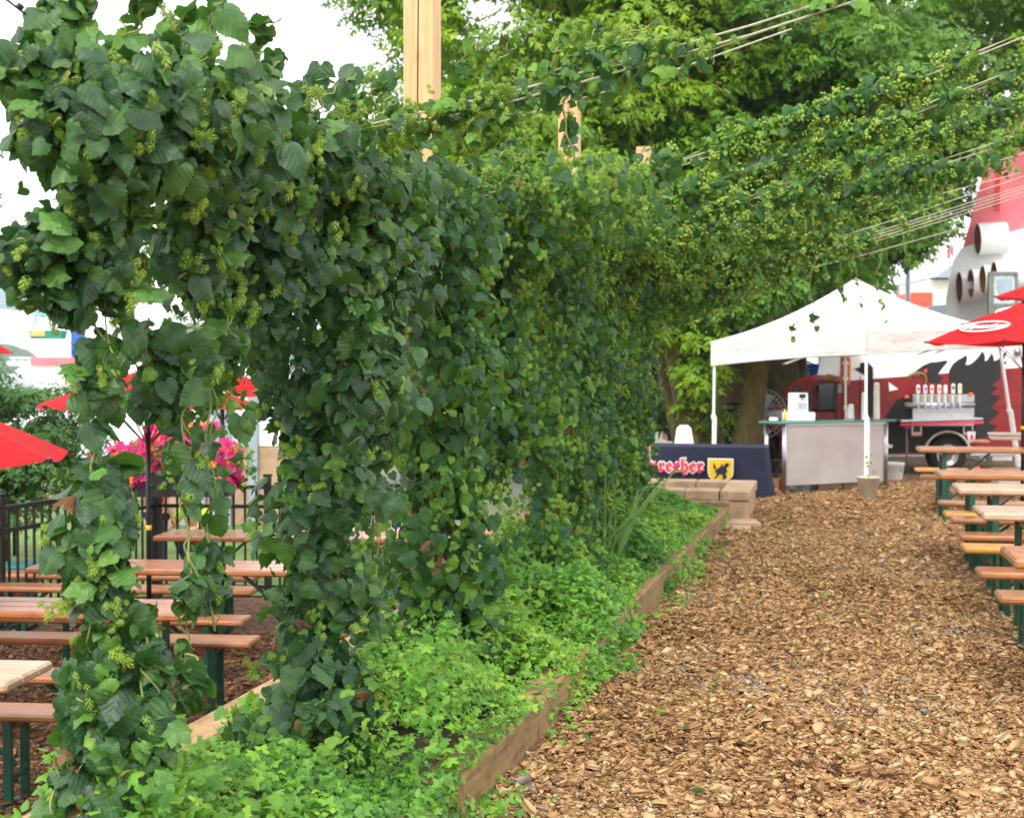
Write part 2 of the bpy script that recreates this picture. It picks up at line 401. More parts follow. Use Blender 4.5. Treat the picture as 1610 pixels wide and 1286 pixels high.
# leaf templates: local y toward tip, z = upper face
def heart(hd=True, lobed=False, curl=.25, fold=.3, seed=0):
    rs = np.random.RandomState(seed)
    if lobed: out = [(.02, -.02), (.14, -.17), (.34, -.16), (.5, .0), (.62, .26), (.66, .42), (.46, .40), (.33, .44), (.36, .62), (.24, .84), (.1, 1.0), (0, 1.1)]
    else: out = [(.02, -.02), (.13, -.15), (.30, -.17), (.45, -.06), (.53, .12), (.53, .32), (.46, .52), (.34, .70), (.20, .86), (.09, .97), (0, 1.07)]
    if hd:
        o2 = []
        for i in range(len(out)-1):
            a, b = out[i], out[i+1]; o2.append(a)
            if i > 1:
                mx_, my_ = (a[0]+b[0])/2, (a[1]+b[1])/2
                o2.append((mx_*.93+.0, my_-.02))
        out = o2+[out[-1]]
    else:
        out = [out[i] for i in ((0, 2, 4, 6, 8, 10) if not lobed else (0, 2, 3, 5, 7, 9, 11))]
    n = len(out); V_ = []; U = []
    mids = [max(0.0, o[1])*.98 if i else 0 for i, o in enumerate(out)]
    for i in range(1, n): mids[i] = max(mids[i], mids[i-1]+.012)
    def z(x, y): return -fold*abs(x)**1.4 - curl*(max(y, -.2)-.1)**2 + .05*math.sin(9*y+seed)*abs(x)*2 + (.06*math.sin(7*x+3*y+seed))
    cols = (-1, -.55, 0, .55, 1) if hd else (-1, 0, 1)
    for i in range(n-1):
        for c in cols:
            x = out[i][0]*c; y = mids[i]+(out[i][1]-mids[i])*abs(c)
            V_.append((x*(.92+.1*rs.rand()), y, z(x, y))); U.append((x, y))
    m = len(cols); tip = len(V_); V_.append((0, out[-1][1], z(0, out[-1][1]))); U.append((0, out[-1][1]))
    Fc = []
    for i in range(n-2):
        for j in range(m-1): Fc.append((i*m+j, i*m+j+1, (i+1)*m+j+1, (i+1)*m+j))
    for j in range(m-1): Fc.append(((n-2)*m+j, (n-2)*m+j+1, tip))
    return np.array(V_, float), Fc, np.array(U, float)
HD = [heart(True, False, .2, .25, 1), heart(True, False, .45, .5, 2), heart(True, False, .1, .15, 3), heart(True, False, .3, .8, 4), heart(True, True, .25, .3, 5)]
LD = [heart(False, False, .25, .3, 1), heart(False, False, .5, .6, 2), heart(False, True, .2, .3, 3), heart(False, False, .1, .9, 4)]
def leaflet(L=1.0, wd=.42, fold=.12):
    v = [(0, 0, 0), (wd*.5, L*.35, -fold), (0, L*.5, 0), (-wd*.5, L*.35, -fold), (wd*.3, L*.75, -fold*.8), (-wd*.3, L*.75, -fold*.8), (0, L, -fold*.6)]
    f = [(0, 1, 2), (0, 2, 3), (1, 4, 2), (2, 5, 3), (2, 4, 6), (2, 6, 5)]
    return np.array(v, float), f
def compound(parts):
    """parts: list (origin, angle, tilt, scale)"""
    VV = []; FF = []
    lv, lf = leaflet()
    for (o, a, t, s) in parts:
        R = np.array(Matrix.Rotation(a, 3, 'Z') @ Matrix.Rotation(t, 3, 'X'))
        b = sum(len(x) for x in VV); VV.append((lv*s)@R.T+np.array(o)); FF += [tuple(b+i for i in f) for f in lf]
    V_ = np.concatenate(VV); return V_, FF, V_[:, :2]*.0
def sprig(seed, n=7, L=1.0, s=.5):
    rs = np.random.RandomState(seed); P = [((0, L*.8, -.1), 0, -.3, s)]
    for i in range((n-1)//2):
        y = L*(.15+.6*i/max(1, (n-1)//2-1))
        for sg in (-1, 1):
            P.append(((0, y, rs.uniform(-.05, .05)), sg*rs.uniform(-1.2, -.7), rs.uniform(-.6, .1), s*rs.uniform(.8, 1.1)))
    return compound(P)
SPR = [sprig(i, 7 if i % 2 else 5) for i in range(5)]
leaflet_ = leaflet
def leaflet(L=1.0, wd=.62, fold=.12): return leaflet_(L, wd, fold)
TRI = [compound([((0, 0, 0), a+o, -.25, 1.0) for a in (-1.5, 0, 1.5)]) for o in (0, .3)] + [compound([((0, 0, 0), a, -.35, 1.0) for a in (-2.2, -1.1, 0, 1.1, 2.2)]), compound([((0, 0, 0), 0, -.2, 1.25), ((0, -.25, .1), 2.4, -.2, .8)])]
def conet(seed, hd=True, ncone=6):
    rs = np.random.RandomState(seed); VV = []; FF = []
    for c in range(ncone):
        o = np.array([rs.uniform(-1, 1)*.9, rs.uniform(-1.6, .8), rs.uniform(-1, 1)*.7]); ax = nrm(np.array([[rs.uniform(-.6, .6), 1.0, rs.uniform(-.6, .6)]]))[0]
        s = rs.uniform(.7, 1.15)
        ref = np.array([0, 0, 1.0]) if abs(ax[2]) < .8 else np.array([1.0, 0, 0]); u = np.cross(ax, ref); u /= np.linalg.norm(u); v = np.cross(ax, u)
        def P(r, a, h): return o + s*(u*math.cos(a)*r+v*math.sin(a)*r+ax*h)
        if hd:
            for wq, (h, r) in enumerate(((0, .30), (.22, .42), (.45, .40), (.68, .28), (.88, .14))):
                k = 5 if wq < 4 else 3
                for j in range(k):
                    a = 2*math.pi*(j+.5*(wq % 2))/k; b = sum(len(x) for x in VV)
                    VV.append(np.array([P(r*.55, a-.35, h), P(r*1.05, a-.28, h+.16), P(r*1.25, a, h+.42), P(r*1.05, a+.28, h+.16), P(r*.55, a+.35, h)])); FF.append((b, b+1, b+2, b+3, b+4))
        else:
            b = sum(len(x) for x in VV)
            VV.append(np.array([P(0, 0, -.1)]+[P(.42, 2*math.pi*j/4, .2) for j in range(4)]+[P(.36, 2*math.pi*(j+.5)/4, .62) for j in range(4)]+[P(0, 0, 1.05)]))
            for j in range(4):
                q = (j+1) % 4; FF += [(b, b+1+q, b+1+j), (b+1+j, b+1+q, b+5+j), (b+1+q, b+5+q, b+5+j), (b+5+j, b+5+q, b+9)]
    V_ = np.concatenate(VV); return V_, FF, V_[:, :2]*0
CHD = [conet(1, True, 3), conet(2, True, 5), conet(3, True, 7)]
CLD = [conet(4, False, 5), conet(5, False, 8), conet(6, False, 11)]
#SECTIONS
# ================================================================== SETTING
def quad(name, x0, x1, y0, y1, z, mat, kind='structure', sub=1):
    b = MB(); b.add([(x0, y0, z), (x1, y0, z), (x1, y1, z), (x0, y1, z)], [(0, 1, 2, 3)]); o = b.build(name, mat); setp(o, kind=kind); return o
quad('ground', -900, 900, -100, 1100, LG-.05, M['far'])
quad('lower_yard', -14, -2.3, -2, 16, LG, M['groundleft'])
# lawn beyond the fence
b = MB(); b.add([W(-30, 11.6, LG+.012), W(-1.5, 13.2, LG+.012), W(-3.0, 30, LG+.012), W(-40, 30, LG+.012)], [(0, 1, 2, 3)])
setp(b.build('lawn', M['lawn']), kind='structure')
b = MB(); b.box((13.75, 12.5, -.33), (30.3, 35, .66)); b.box((-2.4, 23.6, -.331), (2.0, 18.4, .65))
setp(b.build('path', M['groundchip']), kind='structure')
b = MB(); b.add([(-900, 120, LG), (300, 120, LG), (300, 900, LG), (-900, 900, LG)], [(0, 1, 2, 3)]); setp(b.build('water', M['water']), kind='structure')
# far wooded hill across the water
rs = np.random.RandomState(3)
nx, ny = 90, 14; vs = []; fs = []
for j in range(ny):
    for i in range(nx):
        u = i/(nx-1); x = -330+360*u; t = j/(ny-1)
        hgt = (16+9*math.sin(u*9+1)+5*math.sin(u*23+2)+3.0*math.sin(u*61)+2*rs.rand())*math.sin(math.pi*min(1, t*1.0+.02))**.5*min(1, t*6)
        vs.append(tuple(W(x, 560+60*t+2*rs.rand(), LG-.2+max(0, hgt)))) 
for j in range(ny-1):
    for i in range(nx-1): fs.append((j*nx+i, j*nx+i+1, (j+1)*nx+i+1, (j+1)*nx+i))
b = MB(); b.add(vs, fs); setp(b.build('hills', M['hill'], smooth=True), kind='structure')

# thin damp air over the water
hm = bpy.data.materials.new('haze'); hm.use_nodes = True; hn = hm.node_tree; hn.nodes.remove(hn.nodes['Principled BSDF'])
pv = hn.nodes.new('ShaderNodeVolumePrincipled'); pv.inputs['Color'].default_value = (.86, .93, 1, 1); pv.inputs['Density'].default_value = .0003; pv.inputs['Anisotropy'].default_value = 0
hn.links.new(pv.outputs[0], hn.nodes['Material Output'].inputs['Volume'])
o = MB().box((0, 500, 22), (1810, 1210, 47)).build('haze', hm); setp(o, kind='stuff'); o.display_type = 'WIRE'
# wood chips as real pieces
def chipt(seed):
    rs = np.random.RandomState(seed); n = 5+seed % 2
    L, Wd = 1.0, rs.uniform(.35, .75); a0 = rs.rand()*6
    an = np.sort(a0+np.arange(n)*2*math.pi/n+rs.uniform(-.35, .35, n)); t = rs.uniform(.06, .13)
    top = [(math.cos(a)*L*.5*rs.uniform(.75, 1.1), math.sin(a)*Wd*.5*rs.uniform(.75, 1.1), t+rs.uniform(-.04, .05)) for a in an]
    bot = [(x*1.05, y*1.05, -t) for x, y, z in top]
    f = [tuple(range(n))]+[(i, n+i, n+(i+1) % n, (i+1) % n) for i in range(n)]
    f = [f[0]]+[(b_, a_, d_, c_)[::1] for a_, b_, c_, d_ in f[1:]]
    return np.array(top+bot), f, np.zeros((2*n, 2))
CT = [chipt(i) for i in range(10)]
def chips(name, P, size, mat, label):
    n = len(P); nor = nrm(np.stack([RS.normal(0, .33, n), RS.normal(0, .33, n), np.ones(n)], 1))
    a = RS.rand(n)*2*math.pi; tip = np.stack([np.cos(a), np.sin(a), 0*a], 1)
    R = frames(nor, tip)
    o = scatter(name, CT, P, R, size, np.clip(RS.rand(n)*.92+.04+.07*(np.sin(P[:, 0]*2.2+np.sin(P[:, 1]*1.1)*2)+np.sin(P[:, 1]*2.9+P[:, 0])), 0, 1), mat, uvs=False)
    setp(o, label, 'wood chips', kind='stuff'); return o
def moundz(P): return .018*np.sin(P[:, 0]*3.1+P[:, 1]*1.3)+.014*np.sin(P[:, 0]*7.3-P[:, 1]*4.1)
PP = []
for y0, y1, dens, s in ((4.2, 7.5, 3900, 1), (7.5, 11, 2600, 1), (11, 15, 1300, 1.2), (15, 20.5, 800, 1.4)):
    A = (y1-y0)*(2.4+.16*(y0+y1)/2); n = int(A*dens)
    y = RS.uniform(y0, y1, n); x = -1.25+(y-5.6)*.0215+RS.rand(n)*(2.4+.16*y)
    x = np.where((y > 14.4), x-1.0*(RS.rand(n) < .25), x)
    z = np.abs(RS.normal(0, .014, n))+.004
    P = np.stack([x, y, z], 1); P[:, 2] += np.maximum(0, moundz(P))
    sz = (RS.lognormal(math.log(.0245), .5, n)*s).clip(.009, .1)
    PP.append((P, sz))
chips('wood_chips', np.concatenate([p for p, _ in PP]), np.concatenate([s for _, s in PP]), M['chip'], 'loose tan wood chips covering the path beside the bed')
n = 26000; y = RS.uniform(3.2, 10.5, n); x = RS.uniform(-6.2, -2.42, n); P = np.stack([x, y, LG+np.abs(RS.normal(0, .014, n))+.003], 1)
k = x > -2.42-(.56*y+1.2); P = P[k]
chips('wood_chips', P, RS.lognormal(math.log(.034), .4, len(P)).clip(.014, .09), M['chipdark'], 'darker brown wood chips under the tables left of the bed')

# ================================================================== RAISED BED, WALL
def EX(y): return -1.21+(y-5.6)*.0215       # x of the bed's outer edge on the path side
rb = thing('raised_bed', 'long raised bed edged with tan timbers under the hop trellis', 'raised bed', (-1.7, 3, 0))
def rel(o, parent):     # give o the parent while keeping its world place (parents are unrotated or Z-rotated empties)
    o.parent = parent; mw = Matrix.Translation(parent.location) @ Matrix.Rotation(parent.rotation_euler.z, 4, 'Z')
    o.matrix_parent_inverse = mw.inverted(); return o
y = 2.2
for i, L in enumerate((2.35, 2.5, 2.4, 2.45, 2.35)):
    z0 = .012*((i*7) % 3-1); b = MB(); b.box((EX(y+L/2)-.08+.008*((i*5) % 3-1), y+L/2, .085+z0*.5), (.155, L-.012, .23), Matrix.Rotation(-.0215+.004*(i % 3-1), 3, 'Z'), .012); rel(b.build('timber', M['timber_weathered']), rb)
    b = MB(); b.box((-2.31, y+L/2+.3, .155), (.18, L-.012, .18), None, .012); rel(b.build('timber', M['timber']), rb)
    b = MB(); b.box((-2.31, y+L/2-.2, -.22), (.175, L-.012, .56), None, .012); rel(b.build('timber', M['timber_weathered']), rb)
    y += L
b = MB(); b.box((-1.7, 14.33, .125), (1.36, .16, .26), None, .012); rel(b.build('timber', M['timber_weathered']), rb)
b = MB(); b.box((-1.78, 8.25, -.12), (.9, 12.0, .55)); rel(b.build('soil', M['soil']), rb)

bw = thing('block_planter', 'low square planter of tan concrete blocks at the end of the bed', 'planter', (-1.6, 15.5, 0))
b0x, b1x, b0y, b1y = -2.6, -.86, 14.75, 16.2
rs = random.Random(4)
def blockrow(xa, ya, xb, yb, z, h, t, L, name, over=0):
    n = max(1, round(math.hypot(xb-xa, yb-ya)/L))
    for i in range(n):
        u0, u1 = i/n, (i+1)/n
        a = Vector((xa+(xb-xa)*u0, ya+(yb-ya)*u0, z)); c = Vector((xa+(xb-xa)*u1, ya+(yb-ya)*u1, z))
        d = (c-a).normalized(); nn = Vector((-d.y, d.x, 0)); rz = math.atan2(d.y, d.x)
        b = MB(); b.box((a+c)/2+nn*(t/2-over/2)+Vector((0, 0, h/2)), ((c-a).length-.008, t+over, h-.004), Matrix.Rotation(rz+rs.uniform(-.01, .01), 3, 'Z'), .012)
        rel(b.build(name, M['brick']), bw)
blockrow(b0x, b0y, b1x-.3, b0y, 0, .22, .26, .42, 'block'); blockrow(b1x, b0y, b1x, b1y, 0, .22, .26, .42, 'block')
blockrow(b1x-.26, b1y, b0x, b1y, 0, .22, .26, .42, 'block'); blockrow(b1x-.3, b0y, b1x-.26, b0y, 0, .215, .2, .3, 'block')
blockrow(b0x, b0y, b1x-.3, b0y, .22, .11, .29, .36, 'cap_stone', .02); blockrow(b1x, b0y-.02, b1x, b1y, .22, .11, .29, .42, 'cap_stone', .02)
blockrow(b1x-.29, b1y, b0x, b1y, .22, .11, .29, .36, 'cap_stone', .02)
b = MB(); b.box(((b0x+b1x)/2-.1, 15.47, .09), (1.3, .9, .14)); rel(b.build('soil', M['soil']), bw)
o = MB().box((-.92, 14.15, .05), (.42, .3, .07), Matrix.Rotation(.2, 3, 'Z'), .02).box((-.95, 13.85, .035), (.3, .22, .05), Matrix.Rotation(-.3, 3, 'Z'), .015).build('stepping_stone', M['brick'])
setp(o, 'pale flat paving stones sunk in wood chips beside the block planter', 'stone')

# ================================================================== TRELLIS POSTS
PL = ['thick split pine post with dark crack, rising tallest above the hops', 'middle pine post standing up out of the hop leaves', 'smallest pine post top showing above hops before the trees']
for i, (yy, top, ww) in enumerate(((6.25, 4.35, .142), (9.95, 3.76, .142), (14.0, 3.86, .14))):
    t = thing('trellis_post', PL[i], 'post', (-1.86, yy, -.05), 0, 'pine posts of the hop trellis')
    b = MB(); b.box((0, 0, top/2), (ww, ww, top), None, .006); rel(b.build('post_body', M['post']), t).location = t.location
    b = MB(); b.tube([(-.004, -ww/2-.0005, 1.2), (.003, -ww/2-.0005, 2.2), (-.002, -ww/2-.0005, 2.9), (.004, -ww/2-.0005, 3.5), (0, -ww/2-.0005, top-.05)], [.001, .003, .004, .003, .001], 5)
    rel(b.build('crack', M['wire']), t).location = t.location
t = thing('trellis_cable', 'dark wire cable running down from the upper left into the first hop vine', 'cable')
P0 = V(-60, -55, 3.3); P1 = V(152, 98, 3.62)
b = MB(); b.tube([P0, (P0+P1)/2-Vector((0, 0, .01)), P1], .003, 6); q = P0.lerp(P1, .42); b.tube([q, q.lerp(P1, .06)], .007, 6); b.build('cable', M['wire'], t)
t2 = thing('trellis_rope', 'pale rope running along the tops of the trellis posts inside the hops', 'rope')
b = MB(); b.tube([(-1.77, 3.5, 2.3), (-1.77, 5, 2.34), (-1.78, 6.25, 2.42), (-1.77, 8, 2.37), (-1.78, 9.95, 2.43), (-1.77, 12, 2.38), (-1.78, 14, 2.43), (-1.77, 16.5, 2.35)], .006, 6); b.build('rope', M['twine'], t2)
# ================================================================== helpers for camera-side things
def ctext(s, size, mat, parent, loc, rot, name='lettering', ext=.002, off=0.0, shear=0, align='CENTER'):
    c = bpy.data.curves.new('t', 'FONT'); c.body = s; c.size = size; c.extrude = ext; c.offset = off; c.align_x = align; c.align_y = 'CENTER'; c.shear = shear; c.resolution_u = 3
    o = bpy.data.objects.new('t', c); COL.objects.link(o); bpy.context.view_layer.update()
    me = bpy.data.meshes.new_from_object(o.evaluated_get(bpy.context.evaluated_depsgraph_get())); bpy.data.objects.remove(o)
    me.name = name; me.materials.clear(); me.materials.append(mat)
    q = bpy.data.objects.new(name, me); COL.objects.link(q); q.parent = parent; q.location = loc; q.rotation_euler = rot; return q
def copy_tree(o, parent=None):
    c = o.copy(); COL.objects.link(c); c.parent = parent
    for ch in list(o.children): copy_tree(ch, c)
    return c
H90 = math.radians(90)
# ------------------------------------------------------------------ beer garden tables and benches
def furniture(name, cat, L, Wd, Ht, th, mat):
    t = thing(name, '', cat)
    b = MB()
    n = 3 if Wd > .4 else 1
    for i in range(n):
        w_ = Wd/n; b.box((L/2, w_*(i+.5), Ht-th/2), (L, w_-(.002 if n > 1 else 0), th), None, .012)
    b.build('tabletop' if cat == 'table' else 'seat', mat, t)
    for e, x in ((0, .26), (1, L-.26)):
        f = MB(); y0, y1 = Wd*.16, Wd*.84
        if cat == 'bench': y0, y1 = Wd*.12, Wd*.88
        for y in (y0, y1): f.box((x, y, (Ht-th)/2), (.042, .03, Ht-th), None, .003)
        f.box((x, (y0+y1)/2, Ht*.30), (.03, y1-y0, .03)); f.box((x, (y0+y1)/2, Ht-th-.02), (.04, y1-y0+.04, .03))
        f.box((x, (y0+y1)/2, .012), (.045, y1-y0+.06, .02))
        f.build('leg_frame', M['green'], t)
        g = MB(); s = 1 if e == 0 else -1; g.beam((x, Wd/2, Ht*.40), (x+s*Ht*.62, Wd/2, Ht-th-.01), .022, .022); g.build('brace', M['green'], t)
        k = MB(); k.prism([(x-.05*s+.02, Ht-th), (x+.13*s, Ht-th), (x+.06*s, Ht-th-.06), (x, Ht-th-.06)], Wd*.3, Wd*.7); k.build('mounting_block', mat, t)
    return t
PT = furniture('beer_table', 'table', 2.2, .5, .77, .045, M['table'])
PTw = furniture('beer_table', 'table', 2.2, .5, .77, .045, M['tableworn'])
PB = furniture('beer_bench', 'bench', 2.2, .25, .47, .04, M['table'])
PBo = furniture('beer_bench', 'bench', 2.2, .25, .47, .04, M['benchnew'])
used = set()
def place(proto, loc, rz, label, group):
    if proto.name in used: o = copy_tree(proto)
    else: o = proto; used.add(proto.name)
    o.location = loc; o.rotation_euler = (0, 0, rz); o['label'] = label; o['group'] = group; return o
GR = 'beer garden tables and benches on the right'; GL = 'beer garden tables and benches on the left'
T = [(PT, 1446, 705, .77, 'furthest right table holding a plastic cup and white trays'),
     (PT, 1478, 745, .77, 'second furthest right table, its glossy top streaked white'),
     (PTw, 1508, 768, .77, 'third right table from the tent with washed out glossy top'),
     (PTw, 1547, 807, .77, 'right table with pale worn top, second nearest to the camera'),
     (PT, 1598, 880, .77, 'nearest right table, only its corner showing at the picture edge'),
     (PBo, 1441, 737, .47, 'bright orange bench beyond the second furthest right table'),
     (PB, 1450, 748, .47, 'brown bench right behind the furthest orange bench'),
     (PB, 1479, 790, .47, 'thin brown bench between the second and third right tables, further one'),
     (PBo, 1488, 807, .47, 'orange bench in the middle of the right row, tucked before the third table'),
     (PB, 1498, 816, .47, 'brown bench close in front of the middle orange bench'),
     (PB, 1512, 842, .47, 'brown bench just beneath the pale worn right table'),
     (PBo, 1519, 861, .47, 'orange bench nearest to the camera on the right'),
     (PB, 1543, 900, .47, 'red brown bench second nearest at the right edge'),
     (PB, 1575, 939, .47, 'red brown bench nearest at the right edge, lowest in the picture')]
for pr, px, py, h, lab in T:
    place(pr, G(px, py, h).xy.to_3d(), math.radians(1.0+((px*7) % 5-2)*.3), lab, GR)
def leftplace(pr, px, py, h, Wd, lab, anchor='back_right'):
    rz = YAW*.6; p = G(px, py, h+LG); p.z = LG; ex = Vector((math.cos(rz), math.sin(rz), 0)); ey = Vector((-ex.y, ex.x, 0))
    if anchor == 'back_right': p = p-ex*2.2-ey*Wd
    elif anchor == 'front_right': p = p-ex*2.2
    place(pr, p, rz, lab, GL)
leftplace(PTw, 80, 1040, .77, .5, 'worn pale table cut by the left picture edge, nearest on the left')
leftplace(PT, 332, 944, .77, .5, 'long varnished left table with a glossy clean top behind the slim hop vine')
leftplace(PT, 36, 893, .77, .5, 'left table under the black umbrella pole, by the teal bin', 'front_left')
leftplace(PT, 238, 843, .77, .5, 'furthest left table, against the black fence below the pink flowers', 'front_left')
leftplace(PB, 84, 1128, .47, .25, 'nearest left bench at the left picture edge', 'front_right')
leftplace(PB, 205, 1070, .47, .25, 'left bench beyond the nearest worn table, half behind the slim vine', 'front_right')
leftplace(PB, 392, 1012, .47, .25, 'left bench whose right end pokes out below the glossy left table', 'front_right')
leftplace(PB, 380, 978, .47, .25, 'left bench right behind the glossy left table', 'front_right')
leftplace(PB, 394, 930, .47, .25, 'left bench in front of the table with the umbrella pole', 'front_right')
leftplace(PB, 398, 909, .47, .25, 'left bench with shiny slats touching the umbrella pole table', 'front_right')
leftplace(PB, 860, 838, .47, .25, 'bench glimpsed as orange wood through the hedge gap right of the split post', 'front_right')
# ------------------------------------------------------------------ umbrellas
def umbrella(label, c, zb, zrim, zap, r, rot, n=8, mat=None, logo=False, pole=True, group=None, vent=False, twhite=False):
    t = thing('patio_umbrella', label, 'umbrella', (c[0], c[1], zb), rot, group); mat = mat or M['umb']
    zr, za = zrim-zb, zap-zb; b = MB(); K = 5; S_ = 6; vs = [(0, 0, za)]
    for k in range(1, K+1):
        u = k/K
        for j in range(n*S_):
            a = 2*math.pi*j/(n*S_); q = (j % S_)/S_; edge = math.cos(math.pi/n)/math.cos((q-.5)*2*math.pi/n)
            sag = .035*math.sin(math.pi*q)*u
            vs.append((r*u*edge*math.cos(a), r*u*edge*math.sin(a), za-(za-zr)*(u**1.08)-sag))
    m = n*S_; fs = [(0, 1+j, 1+(j+1) % m) for j in range(m)]
    for k in range(K-1):
        for j in range(m): fs.append((1+k*m+j, 1+(k+1)*m+j, 1+(k+1)*m+(j+1) % m, 1+k*m+(j+1) % m))
    mm = [0]*len(fs)
    if twhite: mm = [1 if ((i % m)//S_) % 4 == 1 else 0 for i in range(len(fs))]
    b.add(vs, fs); b.m = mm; cano = b.build('canopy', [mat, M['white']], t, True)
    for j in range(n):
        a = 2*math.pi*j/n; f = MB(); f.tube([(.03*math.cos(a), .03*math.sin(a), za-.03), (r*.985*math.cos(a), r*.985*math.sin(a), zr-.012)], .006, 5); f.tube([(.03*math.cos(a), .03*math.sin(a), zr-.28), (r*.5*math.cos(a), r*.5*math.sin(a), (za+zr)/2-.02)], .005, 5)
        f.box((r*math.cos(a), r*math.sin(a), zr), (.03, .03, .02)); f.build('rib', M['black'], t)
    if pole:
        f = MB(); f.tube([(0, 0, 0), (0, 0, za-.01)], .019, 12); f.build('pole', M['black'], t, True)
        f = MB(); f.lathe((0, 0, .95), [(.021, 0), (.024, .002), (.024, .035), (.021, .037)], 12); f.build('collar', M['yellow'], t, True)
    f = MB(); f.lathe((0, 0, za-.01), [(.03, 0), (.03, .03), (.012, .06), (0, .08)], 10); f.build('finial', M['black'], t, True)
    if logo:
        for j in logo:
            a = 2*math.pi*(j+.5)/n; rm = r*.66; ed = math.cos(math.pi/n); sl = math.atan2(za-zr, r*ed)
            pos = Vector((rm*ed*math.cos(a), rm*ed*math.sin(a), za-(za-zr)*(.66**1.08)-.015)); 
            R = Matrix.Rotation(a-H90+math.pi, 4, 'Z') @ Matrix.Rotation(sl, 4, 'X')
            e = R.to_euler(); up = (R @ Vector((0, 0, 1)))*.024
            ctext('𝕾𝖕𝖗𝖊𝖈𝖍𝖊𝖗', r*.145, M['white'], t, pos+up, e, 'lettering', .001, .004)
            q = MB(); pts = [(r*.30*math.cos(w_), r*.12*math.sin(w_), 0) for w_ in [2*math.pi*i/28 for i in range(29)]]; q.tube(pts, .009, 4, False); o = q.build('emblem_ring', M['white'], t); o.location = pos+up; o.rotation_euler = e
    return t
GU = 'red umbrellas over the right tables'
umbrella('red umbrella with white lettering, its tip pointing left over the tent edge', W((1609-805)/F*15, 15), 0, 1.885, 2.31, 1.05, YAW, n=6, logo=(3,), group=GU)
cc = W((1662-805)/F*16.4, 16.4); umbrella('red umbrella behind, showing a white oval emblem at the right picture edge', cc, 0, 2.12, 2.52, 1.14, YAW+.05, n=6, logo=(3,), group=GU)
cc = W((1668-805)/F*17.5, 17.5); umbrella('highest red umbrella, dark underside showing, in front of the framed sign', cc, 0, 2.50, 2.78, .84, YAW, n=6, group=GU)
GUL = 'red umbrellas on the left'
umbrella('large plain red umbrella wing entering at the left picture edge', W((-215-805)/F*8.2, 8.2), LG, 1.08, 1.60, 1.19, math.radians(1), group=GUL)
umbrella('red umbrella half hidden behind the hop leaves above the pink flowers', W((232-805)/F*10.4, 10.4), LG, 1.335, 1.60, .82, math.radians(14), group=GUL)
umbrella('smaller red and white umbrella further behind the hops, beside the white pavilion', W((350-805)/F*15, 15), LG, 1.34, 1.62, .62, math.radians(30), group=GUL, twhite=True)
umbrella('dull dark red umbrella peeking out below the large red wing', W((20-805)/F*16, 16), LG, .50, .75, .62, math.radians(12), group=GUL)
umbrella('tiny red umbrella far off at the left picture edge', W((-12-805)/F*30, 30), LG, 1.95, 2.2, .45, math.radians(12), group=GUL)

# ------------------------------------------------------------------ canopy tent
t = thing('canopy_tent', 'white pop-up canopy tent with sagging peak over the serving counter', 'tent', (0, 0, 0))
FR = W(4.355, 17.2); LF = W(2.77, 19.5); RT = W(6.62, 18.85); BK = W(5.03, 21.15)
cz = [(LF, 1.64, 1.98), (FR, 1.775, 2.09), (RT, 1.87, 2.13), (BK, 1.78, 2.1)]
AP = Vector(((LF.x+RT.x)/2, (LF.y+RT.y)/2, 2.84))
b = MB(); K = 10; J = 12; vs = []; fs = []
for s_ in range(4):
    A0, _, ta = cz[s_]; B0, _, tb = cz[(s_+1) % 4]; base = len(vs)
    for k in range(K+1):
        u = k/K
        for j in range(J+1):
            q = j/J; e = A0.lerp(B0, q); ze = ta+(tb-ta)*q-.02*math.sin(math.pi*q)
            zz = ze+(AP.z-ze)*(.55*u+.45*u**2.1) ; zz -= .05*math.sin(math.pi*u)*math.sin(math.pi*q)
            p = Vector((e.x+(AP.x-e.x)*u, e.y+(AP.y-e.y)*u, zz)); vs.append(p)
    for k in range(K):
        for j in range(J): a = base+k*(J+1)+j; fs.append((a, a+1, a+J+2, a+J+1))
b.add(vs, fs); b.build('roof_canopy', M['tentwhite'], t, True)
for s_ in range(4):
    A0, za, ta = cz[s_]; B0, zb, tb = cz[(s_+1) % 4]; b = MB(); vs = []; fs = []; J = 26
    d = (B0-A0).normalized(); nn = Vector((d.y, -d.x, 0)); mid = (A0+B0)/2
    if (mid-AP).dot(nn) < 0: nn = -nn
    for k in range(5):
        u = k/4
        for j in range(J+1):
            q = j/J; e = A0.lerp(B0, q); z0 = ta+(tb-ta)*q-.02*math.sin(math.pi*q); z1 = za+(zb-za)*q+.025*math.sin(math.pi*q)
            w_ = .006*math.sin(q*31+s_)*math.sin(math.pi*q)*u+.012*math.sin(q*9+u*3)*math.sin(math.pi*q)+.004
            vs.append((e.x+nn.x*w_, e.y+nn.y*w_, z0+(z1-z0)*u))
    for k in range(4):
        for j in range(J): a = k*(J+1)+j; fs.append((a, a+1, a+J+2, a+J+1))
    b.add(vs, fs); b.build('valance', M['tentwhite'], t, True)
def leg(p, foot, z, w_=.033, double=False):
    b = MB(); inn = (AP-Vector(p)); inn.z = 0; inn.normalize(); q = Vector(p)+inn*.05; q.z = z; f = Vector(foot)
    b.beam(f, q, w_, w_); 
    b.beam(f.lerp(q, .02)+Vector((.03, .0, 0)), f.lerp(q, .55)+Vector((.03, 0, 0)), w_*.8, w_*.8)
    b.box(f+Vector((0, 0, .008)), (.11, .11, .012)); b.box(f.lerp(q, .55), (.06, .06, .06)); b.build('leg', M['white'], t)
leg(LF, LF+Vector((.03, 0, 0)), 1.7); leg(FR, FR+Vector((0, .05, 0)), 1.82); leg(RT, W((1606-805)/F*19, 19), 1.9); leg(BK, BK+Vector((.03, 0, 0)), 1.85)
b = MB()
